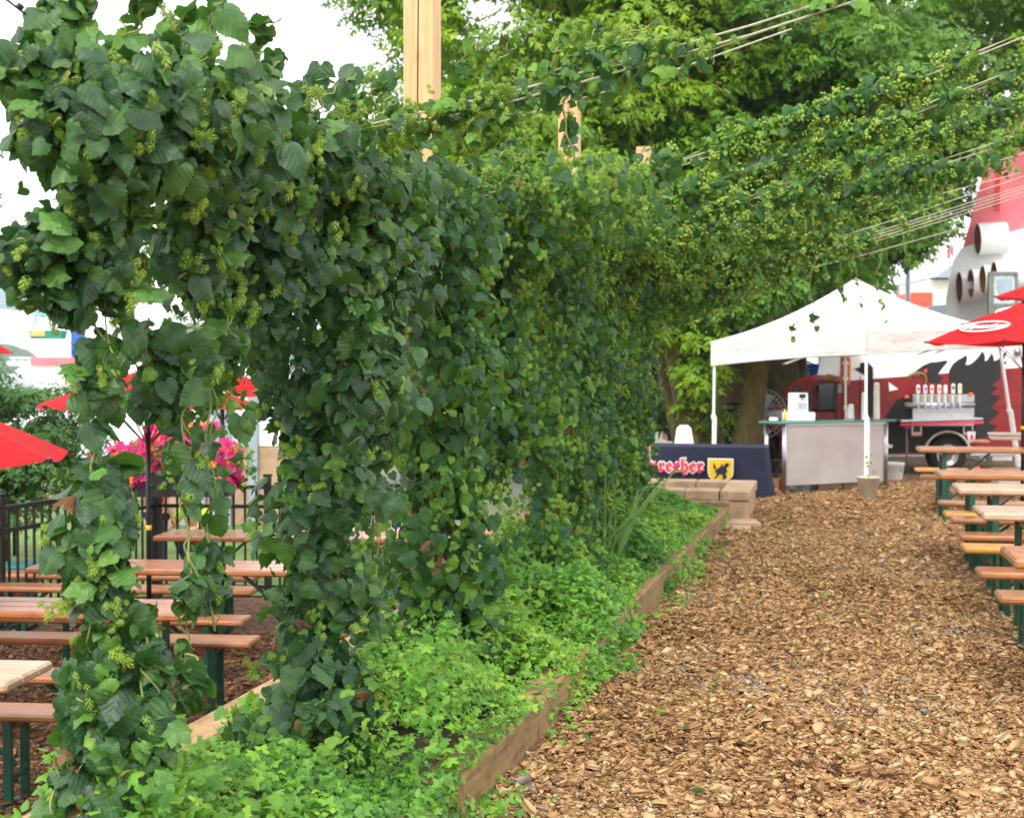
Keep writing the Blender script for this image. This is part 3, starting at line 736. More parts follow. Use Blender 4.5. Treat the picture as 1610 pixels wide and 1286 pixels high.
for i in range(4):
    A0 = cz[i][0]; B0 = cz[(i+1) % 4][0]; zA = cz[i][1]+.03; zB = cz[(i+1) % 4][1]+.03
    for (u0, u1, f0, f1) in ((.02, .5, .04, -.16), (.02, .5, -.16, .04), (.5, .98, .04, -.16), (.5, .98, -.16, .04)):
        p = A0.lerp(B0, u0); q = A0.lerp(B0, u1); p = p.lerp(AP, .03); q = q.lerp(AP, .03); p.z = zA+.16+f0; q.z = zB+.16+f1; b.beam(p, q, .02, .02)
b.build('truss', M['cream'], t)
# leaf litter on the canopy
for (px, py, sc_) in ((1335, 492, .05), (1325, 498, .045), (1338, 478, .03), (1138, 548, .035), (1152, 553, .03), (1377, 476, .03)):
    pass
# ------------------------------------------------------------------ serving counter and what stands on it
rzc = YAW+math.atan2(.9, 1.5)
A = W(3.47, 17.75); Bp = W(4.97, 18.55); d = (Bp-A); Lc = d.length; rzc = math.atan2(d.y, d.x)
t = thing('serving_counter', 'diamond plate serving counter with green top standing under the white tent', 'counter', A, rzc)
b = MB(); b.box((Lc/2, .012, .495), (Lc-.06, .012, .76)); b.build('front_panel', M['plate'], t)
b = MB(); b.box((Lc/2+.02, .19, .915), (Lc+.26, .44, .028), None, .006); b.build('counter_top', M['glassgreen'], t)
b = MB(); b.box((Lc/2, .006, .885), (Lc, .03, .03)); b.build('edge_trim', M['chrome'], t)
for x in (.0, Lc):
    for y in (0, .36):
        b = MB(); b.tube([(x, y, 0), (x, y, .9)], .02, 10); b.tube([(x-.035, y, .02), (x-.035, y, .88)], .009, 8); b.build('leg', M['chrome'], t, True)
b = MB(); b.box((Lc/2, .2, .42), (Lc-.1, .34, .02)); b.build('shelf', M['black'], t)
def onc(x, y, z=.93): return A+Vector((math.cos(rzc)*x-math.sin(rzc)*y, math.sin(rzc)*x+math.cos(rzc)*y, z))
def cpx(px): # position along counter by picture column
    q = (px-805)/F; ca, sa = Bp-A, A
    lo, hi = -.3, Lc+.3
    for _ in range(40):
        m = (lo+hi)/2; p = A+d.normalized()*m; cx = CA*p.x+SA*p.y; dd = -SA*p.x+CA*p.y
        if cx/dd < q: lo = m
        else: hi = m
    return lo
t = thing('cash_register', 'white cash register with receipt printer on the green counter top', 'cash register', onc(cpx(1272), .2), rzc)
b = MB(); b.box((0, 0, .055), (.31, .3, .11), None, .01); b.build('cash_drawer', M['white'], t)
b = MB(); b.prism([(-.095, .112), (.095, .112), (.09, .36), (-.09, .36)], -.07, .1); b.build('terminal', M['white'], t)
b = MB(); b.box((0, -.073, .32), (.10, .006, .05)); b.box((.0, -.073, .275), (.025, .006, .02)); b.build('display', M['black'], t)
b = MB(); b.box((0, -.073, .19), (.14, .004, .09)); b.build('keypad', M['paleglass'], t)
for i, (px, y, z0, h, lab) in enumerate(((1376, .2, 0, .34, 'shorter stack of white plastic cups beside the tent leg'), (1395, .2, 0, .47, 'taller stack of white cups at the right end of the counter'), (1367, .35, 0, .18, 'lowest stack of cups half behind the tent leg'))):
    t = thing('cup_stack', lab, 'cups', onc(cpx(px), y), 0, 'cup stacks on the counter'); b = MB(); k = int(h/.016); r0 = .043
    prof = [(r0*.8, 0)]
    for j in range(k): prof += [(r0*(.86+.14), j*.016+.004), (r0*.93, j*.016+.012)]
    prof = [(r0*1.0-(.010*(j/len(prof))), z) for j, (r_, z) in enumerate(prof)] if False else [(r_*(1.05-.3*z/h*.6), z) for r_, z in prof]
    prof += [(.028, h+.02), (0, h+.022)]; b.lathe((0, 0, 0), prof, 14); b.build('cups', M['white'], t, True)
o = MB().box((0, 0, .02), (.11, .07, .03), None, .012).box((-.03, 0, .038), (.05, .06, .03), None, .012).box((.035, 0, .036), (.045, .06, .03), None, .012).build('paper_tray', M['white']); o.location = onc(cpx(1228), .15); o.rotation_euler.z = rzc; setp(o, 'small white paper tray at the left end of the counter', 'tray')
o = MB().lathe((0, 0, 0), [(.02, 0), (.022, .09), (.012, .12), (.01, .15), (0, .152)], 10).build('mustard_bottle', M['yellow'], None, True); o.location = onc(cpx(1250), .2); setp(o, 'small yellow squeeze bottle beside the cash register', 'bottle')
o = MB().box((0, 0, .03), (.06, .08, .055), None, .01).build('card_reader', M['black']); o.location = onc(cpx(1300), .2); setp(o, 'small dark card reader right of the cash register', 'card reader')
# things under the counter
def cyl(name, lab, cat, loc, prof, mat, n=20):
    o = MB().lathe((0, 0, 0), prof, n).build(name, mat, None, True); o.location = loc; setp(o, lab, cat); return o
o = MB().box((0, 0, .09), (.10, .12, .18), None, .01).build('red_box', M['red']); o.location = onc(.1, .16, 0); setp(o, 'small red box under the left end of the counter', 'box')
cyl('steel_keg', 'squat gray keg standing under the counter', 'keg', onc(.5, .3, 0), [(.12, 0), (.13, .02), (.13, .17), (.12, .2), (0, .2)], M['graymetal'])
for i, (x, lab) in enumerate(((.88, 'wider cardboard box under the middle of the counter'), (1.25, 'cardboard box under the right half of the counter'))):
    o = MB().box((0, 0, .1), (.4 if i == 0 else .28, .3, .2), None, .006).build('cardboard_box', M['brick']); o.location = onc(x, .3, 0); o.rotation_euler.z = rzc; setp(o, lab, 'box', 'cardboard boxes under the counter')
# ------------------------------------------------------------------ pots and buckets
p = G(1366, 786, 0)
t = thing('plant_bucket', 'dirty white bucket weighting the front tent leg, with a sprouting twig', 'bucket', p)
b = MB(); b.lathe((0, 0, 0), [(.09, 0), (.098, .004), (.132, .265), (.14, .268), (.14, .285), (.128, .285), (.122, .22), (0, .215)], 24); b.build('bucket_body', plain('dirty_white_plastic', (.55, .49, .40), .6, 0, .2, 8), t, True)
b = MB(); b.tube([(0, 0, .2), (.01, -.02, .34), (.0, -.03, .46), (.03, -.02, .55)], [.006, .005, .004, .002], 5); b.build('stem', M['bine'], t)
TP = .0*np.ones((10, 3))+np.array([[0, -.03, .40], [.02, -.03, .47], [-.03, -.04, .45], [.05, -.03, .36], [.08, -.03, .31], [-.01, -.02, .53], [.03, -.04, .56], [-.04, -.1, .24], [.05, -.1, .25], [.1, -.02, .27]])
scatter('leaves', LD, TP, frames(np.array([[0, -1, .6]]*10)+RS.normal(0, .4, (10, 3)), RS.normal(size=(10, 3))), np.full(10, .038), np.full(10, .8)+RS.rand(10)*.1, M['hopfar'], t)
p = W((1406-805)/F*20.2, 20.2)
t = thing('white_bucket', 'clean white bucket on the ground catching the beer truck drain pipe', 'bucket', p)
b = MB(); b.lathe((0, 0, 0), [(.115, 0), (.125, .01), (.15, .22), (.157, .222), (.157, .235), (.15, .235), (.155, .25), (.142, .25), (.11, .02), (0, .02)], 24); b.build('bucket_body', M['white'], t, True)
b = MB(); b.tube([(-.15, 0, .24), (-.1, -.12, .14), (.1, -.12, .14), (.15, 0, .24)], .004, 5); b.build('handle', M['wire'], t)
# ------------------------------------------------------------------ navy covered table with the brewery lettering
A2 = W((985-805)/F*17.6, 17.6); B2 = W((1203-805)/F*17.15, 17.15); dd = B2-A2; L2 = dd.length; rz2 = math.atan2(dd.y, dd.x)
t = thing('banner_table', 'low table under a navy cloth with red white lettering and a yellow crest', 'table', A2, rz2)
b = MB(); D2 = .62; Ht = .63; n = 60; per = []
for i in range(n+1): per.append((L2*i/n, 0, 0))
for i in range(1, 17): per.append((L2, D2*i/16, 1))
b2 = []; K = 8
for k in range(K+1):
    u = k/K
    for (x, y, sd_) in per:
        f = .012*math.sin(x*17+1)*u+.008*math.sin(x*41)*u*u
        if sd_ == 0: b2.append((x+(.05*u if x > L2-.02 else 0), y-f-.03*u*u, Ht*(1-u)+(.0 if k else 0)))
        else: b2.append((x+.05*u+.05*u*math.sin(math.pi*y/D2)+.012*math.sin(y*37)*u, y-.0*u, Ht*(1-u)))
m = len(per); fs = []
for k in range(K):
    for j in range(m-1): a = k*m+j; fs.append((a+m, a+m+1, a+1, a))
b.add(b2, fs)
q = len(b.v); b.add([(0, 0, Ht), (L2, 0, Ht), (L2, D2, Ht+.01), (0, D2, Ht+.01), (0, D2, 0)], [(0, 1, 2, 3)])
b.build('table_cloth', M['navy'], t, True)
b = MB()
for x in (.08, L2-.08):
    for y in (.08, D2-.08): b.box((x, y, (Ht-.03)/2), (.035, .035, Ht-.03))
b.box((L2/2, D2/2, Ht-.02), (L2-.08, D2-.08, .02)); b.build('table_frame', M['black'], t)
def tx(px): return (px-985)/(1203-985)*L2
tcx = tx(1053); tz = Ht-.24
ctext('𝕾𝖕𝖗𝖊𝖈𝖍𝖊𝖗', .235, M['white'], t, (tcx, -.05, tz), (H90, 0, 0), 'lettering_outline', .002, .016)
ctext('𝕾𝖕𝖗𝖊𝖈𝖍𝖊𝖗', .235, M['pinkred'], t, (tcx, -.058, tz), (H90, 0, 0), 'lettering', .002, .004)
sx0, sx1 = tx(1117), tx(1154); sw = sx1-sx0
def shield(s, z1, y0, y1):
    pts = [(sx0-s, z1+s), (sx1+s, z1+s), (sx1+s, z1-sw*.55)]
    for i in range(1, 8): a = math.pi*i/8; pts.append(((sx0+sx1)/2+(sw/2+s)*math.cos(a), z1-sw*.55-(sw*.38+s)*math.sin(a)))
    pts.append((sx0-s, z1-sw*.55)); return MB().prism(pts, y0, y1)
zt = Ht-.145
shield(.012, zt, -.062, -.05).build('crest_border', M['white'], t)
shield(0, zt, -.070, -.0625).build('crest', M['yellow'], t)
gx = lambda u: sx0+sw*u
gz = lambda v: zt-sw*v
grif = [(.22, .12), (.30, .30), (.28, .42), (.40, .38), (.50, .30), (.56, .16), (.62, .32), (.68, .20), (.78, .14), (.88, .20), (.82, .30), (.74, .36), (.80, .52), (.70, .58), (.78, .72), (.68, .84), (.52, .86), (.62, .76), (.58, .62), (.44, .64), (.34, .78), (.22, .80), (.34, .68), (.36, .56), (.24, .52), (.34, .46), (.20, .34)]
MB().prism([(gx(u), gz(v)) for u, v in grif], -.078, -.071).build('griffin_emblem', M['navy'], t)
# ------------------------------------------------------------------ beer truck
D = 21.2
def tl(px): return (px-1316)*D/F
def tz_(py): return EYE-(py-HZ)*D/F
T0 = W((1316-805)/F*D, D)
t = thing('beer_truck', 'old red and white beer truck painted with a black eagle and fitted with beer taps', 'truck', T0, YAW)
b = MB(); b.prism([(tl(1316), tz_(714)), (tl(1455), tz_(714)), (tl(1458), tz_(695)), (tl(1467), tz_(684)), (tl(1490), tz_(678)), (tl(1512), tz_(684)), (tl(1522), tz_(700)), (tl(1524), tz_(714)), (tl(1680), tz_(713)), (tl(1680), tz_(572)), (tl(1316), tz_(600))], 0, 1.9)
b.build('body', M['red'], t)
b = MB(); b.prism([(tl(1326), tz_(599.2)), (tl(1680), tz_(572)), (tl(1680), tz_(505)), (tl(1345), tz_(505))], .0, 1.9); b.build('upper_body', M['white'], t)
b = MB(); b.box((tl(1498), -.004, tz_(640)), (tl(1600)-tl(1398), .006, .012)); b.box((tl(1350), -.004, tz_(640)), (tl(1384)-tl(1316), .006, .012))
for px in (1534, 1352): b.box((tl(px), -.004, tz_(650)), (.012, .006, tz_(590)-tz_(705)))
b.build('panel_seam', M['rubber'], t)
def cp(pts, s=.2178, ox=1380, oy=480): return [(tl(ox+x*s), tz_(oy+y*s)) for x, y in pts]
b = MB(); b.prism(cp([(232, 497), (270, 476), (330, 432), (380, 412), (432, 408), (490, 398), (503, 408), (470, 445), (437, 490), (430, 505), (470, 520), (440, 560), (380, 560), (335, 520), (300, 500)]), -.012, -.001); b.build('eagle_head', M['rubber'], t)
b = MB(); b.prism(cp([(512, 492), (518, 465), (540, 425), (575, 395), (610, 378), (633, 360), (642, 375), (640, 400), (630, 428), (655, 430), (690, 410), (725, 372), (750, 332), (768, 355), (772, 385), (768, 405), (790, 395), (805, 370), (820, 346), (832, 370), (836, 402), (860, 395), (890, 370), (915, 340), (930, 335), (912, 380), (905, 400), (930, 410), (905, 440), (880, 470), (880, 530), (820, 580), (870, 590), (815, 640), (890, 660), (810, 740), (880, 765), (800, 850), (870, 870), (790, 950), (700, 965), (640, 960), (560, 700), (520, 600)]), -.012, -.001); b.build('eagle_wing', M['rubber'], t)
b = MB(); b.prism(cp([(60, 800), (130, 690), (230, 640), (340, 640), (400, 690), (560, 690), (640, 950), (560, 905), (470, 905), (380, 945), (335, 1060), (60, 1068), (50, 900)]), -.010, -.001); b.build('eagle_body', M['rubber'], t)
b = MB(); b.tube([Vector((x, -.016, z)) for x, z in cp([(225, 540), (228, 510), (262, 492), (310, 490), (340, 510), (348, 545), (338, 575)])], [.008, .026, .03, .022, .02, .015, .006], 6); b.build('beak', plain('beak_ochre', (.25, .15, .02), .6), t)
b = MB(); b.prism(cp([(325, 470), (345, 458), (358, 474), (342, 492)]), -.02, -.012); b.build('eye', M['pinkred'], t)
b = MB(); b.prism([(tl(1343), tz_(580)), (tl(1352), tz_(577)), (tl(1352), tz_(571)), (tl(1364), tz_(569)), (tl(1372), tz_(578)), (tl(1373), tz_(655)), (tl(1362), tz_(655)), (tl(1364), tz_(590)), (tl(1356), tz_(588))], -.012, -.001); b.build('painted_feather', M['rubber'], t)
b = MB(); b.prism([(tl(1397), tz_(601)), (tl(1412), tz_(612)), (tl(1398), tz_(615))], -.012, -.001); b.prism([(tl(1394), tz_(696)), (tl(1397), tz_(696)), (tl(1400), tz_(700)), (tl(1404), tz_(699)), (tl(1403), tz_(704)), (tl(1393), tz_(704))], -.014, -.001); b.build('white_marking', M['white'], t)
b = MB(); b.box((tl(1386), -.02, tz_(716)), (tl(1455)-tl(1320), .05, .045), None, .01); b.box((tl(1602), -.02, tz_(715)), (tl(1680)-tl(1524), .05, .05), None, .01); b.build('running_board', M['chrome'], t)
b = MB(); pts = [Vector((tl(1489)+.345*math.cos(a), -.03, tz_(714)+.345*math.sin(a))) for a in [math.pi*i/14 for i in range(15)]]; b.tube(pts, .028, 8); b.build('wheel_arch', M['chrome'], t, True)
wz = .285
w_ = MB(); 
def wheel(b, c, r, wd):
    prof = [(r*.55, -wd/2), (r*.97, -wd/2), (r, -wd*.3), (r, wd*.3), (r*.97, wd/2), (r*.55, wd/2)]; vs = []; n = 28
    for rr, y in prof:
        for j in range(n): a = 2*math.pi*j/n; vs.append((c[0]+rr*math.cos(a), c[1]+y, c[2]+rr*math.sin(a)))
    fs = [(i*n+j, i*n+(j+1) % n, (i+1)*n+(j+1) % n, (i+1)*n+j) for i in range(5) for j in range(n)]; b.add(vs, fs)
wh = MB(); wheel(wh, (tl(1491), .1, .29), .29, .2); who = wh.build('wheel', M['rubber'], t, True)
rim = MB(); rim.v = []; n = 24
vs = []
for rr, y in ((.165, -.0), (.15, -.01), (.14, .05), (.06, .045), (.05, .0), (0, -.005)):
    for j in range(n): a = 2*math.pi*j/n; vs.append((tl(1491)+rr*math.cos(a), y, .29+rr*math.sin(a)))
rim.add(vs, [(i*n+j, (i+1)*n+j, (i+1)*n+(j+1) % n, i*n+(j+1) % n) for i in range(5) for j in range(n)]); rim.build('rim', M['chrome'], who, True)
# tap panel
b = MB(); b.box((tl(1482), -.03, tz_(645)), (tl(1530)-tl(1432), .05, tz_(618)-tz_(668)), None, .01); b.build('tap_panel', M['chrome'], t)
b = MB(); b.tube([(tl(1419), -.12, tz_(637)), (tl(1528), -.12, tz_(636))], .045, 12); tb = b.build('tap_manifold', M['chrome'], t, True)
for i, px in enumerate((1438, 1449, 1459.5, 1471, 1480.5, 1492.5, 1503)):
    b = MB(); x = tl(px); zt_ = tz_(606-(i > 4)*2); b.tube([(x, -.17, tz_(634)), (x, -.18, tz_(620))], [.018, .022], 8); b.box((x, -.185, (zt_+tz_(620))/2+.01), (.06, .03, zt_-tz_(620)), None, .02); h = b.build('tap_handle', M['cream'], tb)
    b = MB(); b.box((x, -.203, zt_-.05), (.03, .006, .045), None, .002); b.build('tap_badge', [M['purple'], M['purple'], M['pinkred'], M['orange'], M['white'], M['rubber'], M['yellow']][i], h)
    b = MB(); b.tube([(x, -.16, tz_(634)), (x, -.21, tz_(639)), (x, -.215, tz_(644))], .013, 6); b.build('tap_spout', M['chrome'], tb)
b = MB(); b.box((tl(1468), -.22, tz_(659)), (tl(1532)-tl(1404), .4, .035), Matrix.Rotation(-.03, 3, 'Y'), .01); sh = b.build('drip_tray', M['chrome'], t)
b = MB(); b.box((tl(1468), -.425, tz_(664)), (tl(1532)-tl(1404), .012, .035), Matrix.Rotation(-.03, 3, 'Y')); b.build('tray_edge', M['pinkred'], sh)
b = MB(); b.tube([(tl(1417), -.3, tz_(668)), (tl(1417), -.32, tz_(700)), (tl(1414), -.45, tz_(728))], .018, 8); b.box((tl(1417), -.3, tz_(671)), (.09, .09, .05), None, .01); b.build('drain_pipe', plain('drain_brown', (.16, .11, .08), .5), t, True)
for px in (1441, 1522):
    b = MB(); b.box((tl(px), -.015, tz_(676)), (.165, .03, .19), None, .01); lb = b.build('lamp_box', M['chrome'], t); b = MB(); b.box((tl(px), -.034, tz_(674)), (.11, .01, .11), None, .004); b.build('lamp_lens', M['glass'], lb)
    b = MB(); b.box((tl(px), -.034, tz_(684)), (.15, .012, .03)); b.build('reflector', M['orange'], lb)
for px, py in ((1524, 620), (1424, 624)): b = MB(); b.box((tl(px), -.06, tz_(py)), (.07, .04, .05), None, .01); b.build('marker_light', M['orange'], t)
b = MB(); b.lathe((tl(1597), -.05, tz_(553)), [(0, -.07), (.05, -.06), (.06, 0), (.05, .06), (0, .07)], 14); b.build('roof_lamp', M['chrome'], t, True)
# sign with an up down arrow at the cab corner
b = MB(); b.box((tl(1328), -.03, tz_(583)), (.15, .015, .42)); sg = b.build('arrow_sign', plain('arrow_sign_orange', (.55, .16, .05), .6), t)
x = tl(1328); z0 = tz_(583); b = MB(); b.prism([(x-.025, z0-.10), (x-.025, z0+.10), (x-.06, z0+.10), (x, z0+.18), (x+.06, z0+.10), (x+.025, z0+.10), (x+.025, z0-.10), (x+.06, z0-.10), (x, z0-.18), (x-.06, z0-.10)], -.046, -.039); b.build('arrow', M['white'], sg)
# cab
b = MB(); b.prism([(tl(1316), tz_(714)), (tl(1234), tz_(714)), (tl(1225), tz_(655)), (tl(1249), tz_(648)), (tl(1316), tz_(648))], .05, 1.8); b.build('cab_body', M['red'], t)
b = MB(); b.prism([(tl(1230), tz_(720)), (tl(1228), tz_(690)), (tl(1218), tz_(672)), (tl(1200), tz_(668)), (tl(1182), tz_(678)), (tl(1172), tz_(720)), (tl(1160), tz_(720)), (tl(1168), tz_(668)), (tl(1186), tz_(652)), (tl(1250), tz_(640)), (tl(1250), tz_(720))], .1, 1.7); b.build('hood', M['red'], t)
b = MB(); wheel(b, (tl(1203), .28, .3), .31, .2); fo = b.build('wheel', M['rubber'], t, True)
b = MB()
for p, q in (((1250, 650), (1249, 607)), ((1249, 607), (1310, 597)), ((1313, 602), (1312, 645)), ((1275, 604), (1275, 648))): b.beam((tl(p[0]), .0, tz_(p[1])), (tl(q[0]), .0, tz_(q[1])), .03, .03)
b.build('window_frame', M['black'], t)
b = MB(); b.prism([(tl(1288), tz_(645)), (tl(1312), tz_(643)), (tl(1312), tz_(602)), (tl(1288), tz_(605))], .01, .03); b.build('cab_window', M['glass'], t); b = MB(); b.prism([(tl(1252), tz_(648)), (tl(1262), tz_(648)), (tl(1262), tz_(608)), (tl(1252), tz_(610))], .01, .03); b.build('cab_window', M['glass'], t)
b = MB(); b.prism([(tl(1262), tz_(632)), (tl(1275), tz_(608)), (tl(1290), tz_(598)), (tl(1316), tz_(590)), (tl(1316), tz_(602)), (tl(1290), tz_(606)), (tl(1280), tz_(615))], .2, 1.6); b.build('cab_roof', M['red'], t)
b = MB(); b.box((tl(1320), -.012, tz_(611)), (.07, .02, .14), None, .01); b.build('door_plate', M['graymetal'], t)
# yellow ochre painted streak on cab roof
b = MB(); b.prism([(tl(1296), tz_(596)), (tl(1306), tz_(588)), (tl(1322), tz_(592)), (tl(1322), tz_(598)), (tl(1310), tz_(600))], .17, .2); b.build('painted_flash', plain('flash_ochre', (.5, .22, .03), .6), t)

# ------------------------------------------------------------------ things behind the tent, left part
def cthing(name, lab, cat, px, d, z=0, group=None): return thing(name, lab, cat, W((px-805)/F*d, d, z), YAW, group)
def LX(px, px0, d): return (px-px0)*d/F
def LZ(py, d): return EYE-(py-HZ)*d/F
t = cthing('pedestal_fan', 'large round gray pedestal fan behind the mossy trunk', 'fan', 1197, 20.7); d_ = 20.7; cz_ = LZ(650, d_); r = .36
b = MB()
for i in range(16): a = math.pi*i/16; b.tube([(-r*math.cos(a), -.09+.0, cz_-r*math.sin(a)), (-r*.6*math.cos(a), -.14, cz_-r*.6*math.sin(a)), (r*.6*math.cos(a), -.14, cz_+r*.6*math.sin(a)), (r*math.cos(a), -.09, cz_+r*math.sin(a))], .004, 4)
for rr, y in ((r, -.09), (r*.8, -.12), (r*.5, -.14), (r*.2, -.145)): b.tube([(rr*math.cos(a), y, cz_+rr*math.sin(a)) for a in [2*math.pi*i/28 for i in range(29)]], .006, 4, False)
b.build('guard', M['graymetal'], t)
b = MB()
for i in range(5):
    a = 2*math.pi*i/5; ca_, sa_ = math.cos(a), math.sin(a); pts = []
    for u, w2 in ((.05, -.03), (.3, -.10), (.31, .05), (.05, .03)): pts.append((u*ca_-w2*sa_, -.05+w2*.4, cz_+u*sa_+w2*ca_))
    b.add(pts+[(x, y+.008, z) for x, y, z in pts], [(0, 1, 2, 3), (7, 6, 5, 4), (0, 4, 5, 1), (1, 5, 6, 2), (2, 6, 7, 3), (3, 7, 4, 0)])
b.build('fan_blades', M['paleglass'], t)
b = MB(); b.tube([(0, .02, .03), (0, .02, cz_)], .025, 10); b.tube([(0, -.08, cz_), (0, .12, cz_)], .07, 12); b.lathe((0, .02, 0), [(.25, 0), (.25, .03), (.03, .05)], 18); b.build('stand', M['black'], t, True)
t = cthing('trash_bin', 'dark trash bin standing between two trunks left of the tent', 'bin', 1157, 22.0)
b = MB(); b.lathe((0, 0, 0), [(.17, 0), (.2, .9), (.21, .9), (.21, .93)], 18); b.build('bin_body', M['rubber'], t, True); b = MB(); b.lathe((0, 0, .93), [(.22, 0), (.22, .07), (.18, .12), (0, .15)], 18); b.build('lid', M['black'], t, True)
t = cthing('traffic_cone', 'orange cone perched on a dark barrel beside the fan', 'traffic cone', 1196, 21.6, 1.02)
b = MB(); b.box((0, 0, .012), (.2, .2, .024), None, .005); b.lathe((0, 0, .02), [(.075, 0), (.02, .26), (.015, .27), (0, .275)], 16); b.build('cone_body', M['orange'], t)
t = cthing('barrel', 'dark barrel holding up the orange cone behind the tree trunk', 'barrel', 1196, 21.6); b = MB(); b.lathe((0, 0, 0), [(.2, 0), (.22, .1), (.23, .5), (.22, .9), (.2, 1.0), (0, 1.0)], 20); b.build('barrel_body', M['rubber'], t, True)
t = cthing('plastic_chair', 'white plastic chair back showing above the navy table', 'chair', 1075, 18.9)
b = MB(); b.prism([(-.15, .4), (.15, .4), (.135, .6), (.10, .80), (.06, .84), (-.05, .84), (-.09, .80)], .0, .03); b.build('backrest', M['white'], t); b = MB(); b.box((0, -.2, .41), (.4, .42, .03), None, .01); b.build('seat', M['white'], t)
for sx in (-.17, .17):
    for sy in (-.38, 0): b = MB(); b.tube([(sx, sy, 0), (sx*.95, sy*.95, .4)], [.015, .02], 8); b.build('leg', M['white'], t)
t = cthing('carnival_booth', 'colourful carnival booth with orange and purple awning behind the trees', 'booth', 1125, 31)
dB = 31
b = MB(); b.box((0, .6, .65), (LX(1200, 1050, dB), 1.2, 1.3)); b.build('booth_wall', M['red'], t)
b = MB(); b.prism([(LX(1080, 1125, dB), LZ(583, dB)), (LX(1165, 1125, dB), LZ(583, dB)), (LX(1165, 1125, dB), LZ(565, dB)), (LX(1080, 1125, dB), LZ(568, dB))], -.35, .6); b.build('orange_awning', M['orange'] if 0 else plain('awning_orange', (.9, .42, .12), .6, 0, .15, 3), t)
b = MB(); b.prism([(LX(1078, 1125, dB), LZ(600, dB)), (LX(1166, 1125, dB), LZ(600, dB)), (LX(1166, 1125, dB), LZ(584, dB)), (LX(1078, 1125, dB), LZ(584, dB))], -.4, .5); b.build('purple_band', M['purple'], t)
b = MB(); b.prism([(LX(1078, 1125, dB), LZ(607, dB)), (LX(1166, 1125, dB), LZ(607, dB)), (LX(1166, 1125, dB), LZ(601, dB)), (LX(1078, 1125, dB), LZ(601, dB))], -.42, -.2); b.build('white_trim', M['white'], t)
b = MB(); b.box((LX(1160, 1125, dB), -.5, LZ(600, dB)), (.28, .1, 1.2)); b.build('blue_panel', M['ltblue'], t)
for px, py, m_ in ((1112, 620, 'purple'), (1120, 628, 'yellow'), (1056, 665, 'pinkred'), (1042, 660, 'pinkred'), (1110, 660, 'blue'), (1098, 640, 'pinkred')):
    b = MB(); b.lathe((LX(px, 1125, dB), -.55, LZ(py, dB)-.12), [(0, 0), (.1, .03), (.14, .12), (.1, .2), (0, .25)], 12); b.build('prize_toy', M[m_], t, True)
t = cthing('inflatable_slide', 'blue and white inflatable slide glimpsed under the tent behind the truck windshield', 'inflatable slide', 1278, 30)
for px, w2, h0, h1, m_ in ((1258, .14, 640, 575, 'white'), (1282, .30, 650, 572, 'blue'), (1300, .2, 650, 560, 'white'), (1306, .12, 640, 578, 'yellow')):
    b = MB(); b.tube([(LX(px, 1278, 30), 0, 0), (LX(px, 1278, 30), 0, LZ(h1, 30))], w2, 12); b.build('inflated_column', M[m_], t, True)
# ------------------------------------------------------------------ items on the furthest right table etc
def ont(px, py, h): return G(px, py, h)
t = thing('beer_cup', 'clear plastic cup with red print on the furthest right table', 'cup', ont(1528, 696, .77)); b = MB(); b.lathe((0, 0, 0), [(.032, 0), (.034, .003), (.046, .125), (.044, .125), (.032, .006), (0, .006)], 18); b.build('cup_body', M['paleglass'] if 0 else M['white'], t, True); b = MB(); b.box((0, -.042, .065), (.03, .004, .05), Matrix.Rotation(-.1, 3, 'X')); b.build('print', M['pinkred'], t)
o = MB().lathe((0, 0, 0), [(0, 0), (.06, .005), (.075, .02), (.05, .04), (0, .045)], 12).build('crumpled_napkin', plain('tan_paper', (.62, .36, .22), .8), None, True); o.location = ont(1543, 697, .77); o.scale = (1.4, 1, 1); setp(o, 'crumpled tan napkin beside the plastic cup', 'napkin')
t = thing('serving_tray', 'long cream tray at the right picture edge on the furthest table', 'tray', ont(1585, 694, .77)); b = MB(); b.box((.02, 0, .045), (.42, .3, .05), None, .015); b.box((.02, 0, .085), (.46, .33, .025), None, .01); b.build('tray_body', M['cream'], t)
o = MB().lathe((0, 0, 0), [(.12, 0), (.16, .05), (.1, .14), (.03, .19), (0, .2)], 9).build('orange_bag', M['orange'], None, True); o.location = W((1538-805)/F*19.8, 19.8); o.scale = (1, 1, 1.1); setp(o, 'crumpled bright orange bag on the ground by the truck wheel', 'bag')
t = thing('storage_box', 'pale gray lidded box on the ground behind the right benches', 'box', W((1590-805)/F*18.7, 18.7), YAW); b = MB(); b.box((0, 0, .12), (.42, .3, .24), None, .015); b.build('box_body', M['cream'], t); b = MB(); b.box((0, 0, .26), (.45, .33, .035), None, .01); b.build('lid', M['graygreen'], t)
o = MB().lathe((0, 0, 0), [(.07, 0), (.1, .02), (.145, .09), (.15, .09), (.105, .015), (0, .012)], 20).build('steel_bowl', M['chrome'], None, True); o.location = G(1603, 779, .47); setp(o, 'shiny steel bowl at the right edge between the tables', 'bowl')
# ------------------------------------------------------------------ white tower with pipes and pink top
D = 26.0; RT_ = math.radians(20); TC = (1560-805)/F*D
t = thing('ship_funnel_tower', 'white tower with round open pipes and faded pink red top', 'tower', W(TC, D, 0), YAW-RT_)
def tp(px, py, y=0.0):
    q = (px-805)/F; c, s = math.cos(RT_), math.sin(RT_); x = (q*D+q*y*c-TC-y*s)/(c+q*s); d = D-x*s+y*c
    return x, EYE-(py-HZ)*d/F
def g0(px): return (tp(px, 500)[0], 0)
b = MB(); b.prism([g0(1476), tp(1486, 470), tp(1497, 410), tp(1509, 391), tp(1577, 368), tp(1720, 330), g0(1720)], 0, 2.4); b.build('tower_body', M['white'], t)
b = MB(); b.prism([tp(1511, 391), tp(1524, 345), tp(1545, 262), tp(1570, 190), tp(1720, 190), tp(1720, 331), tp(1577, 369)], .05, 2.3); b.build('funnel_top', M['pink'], t)
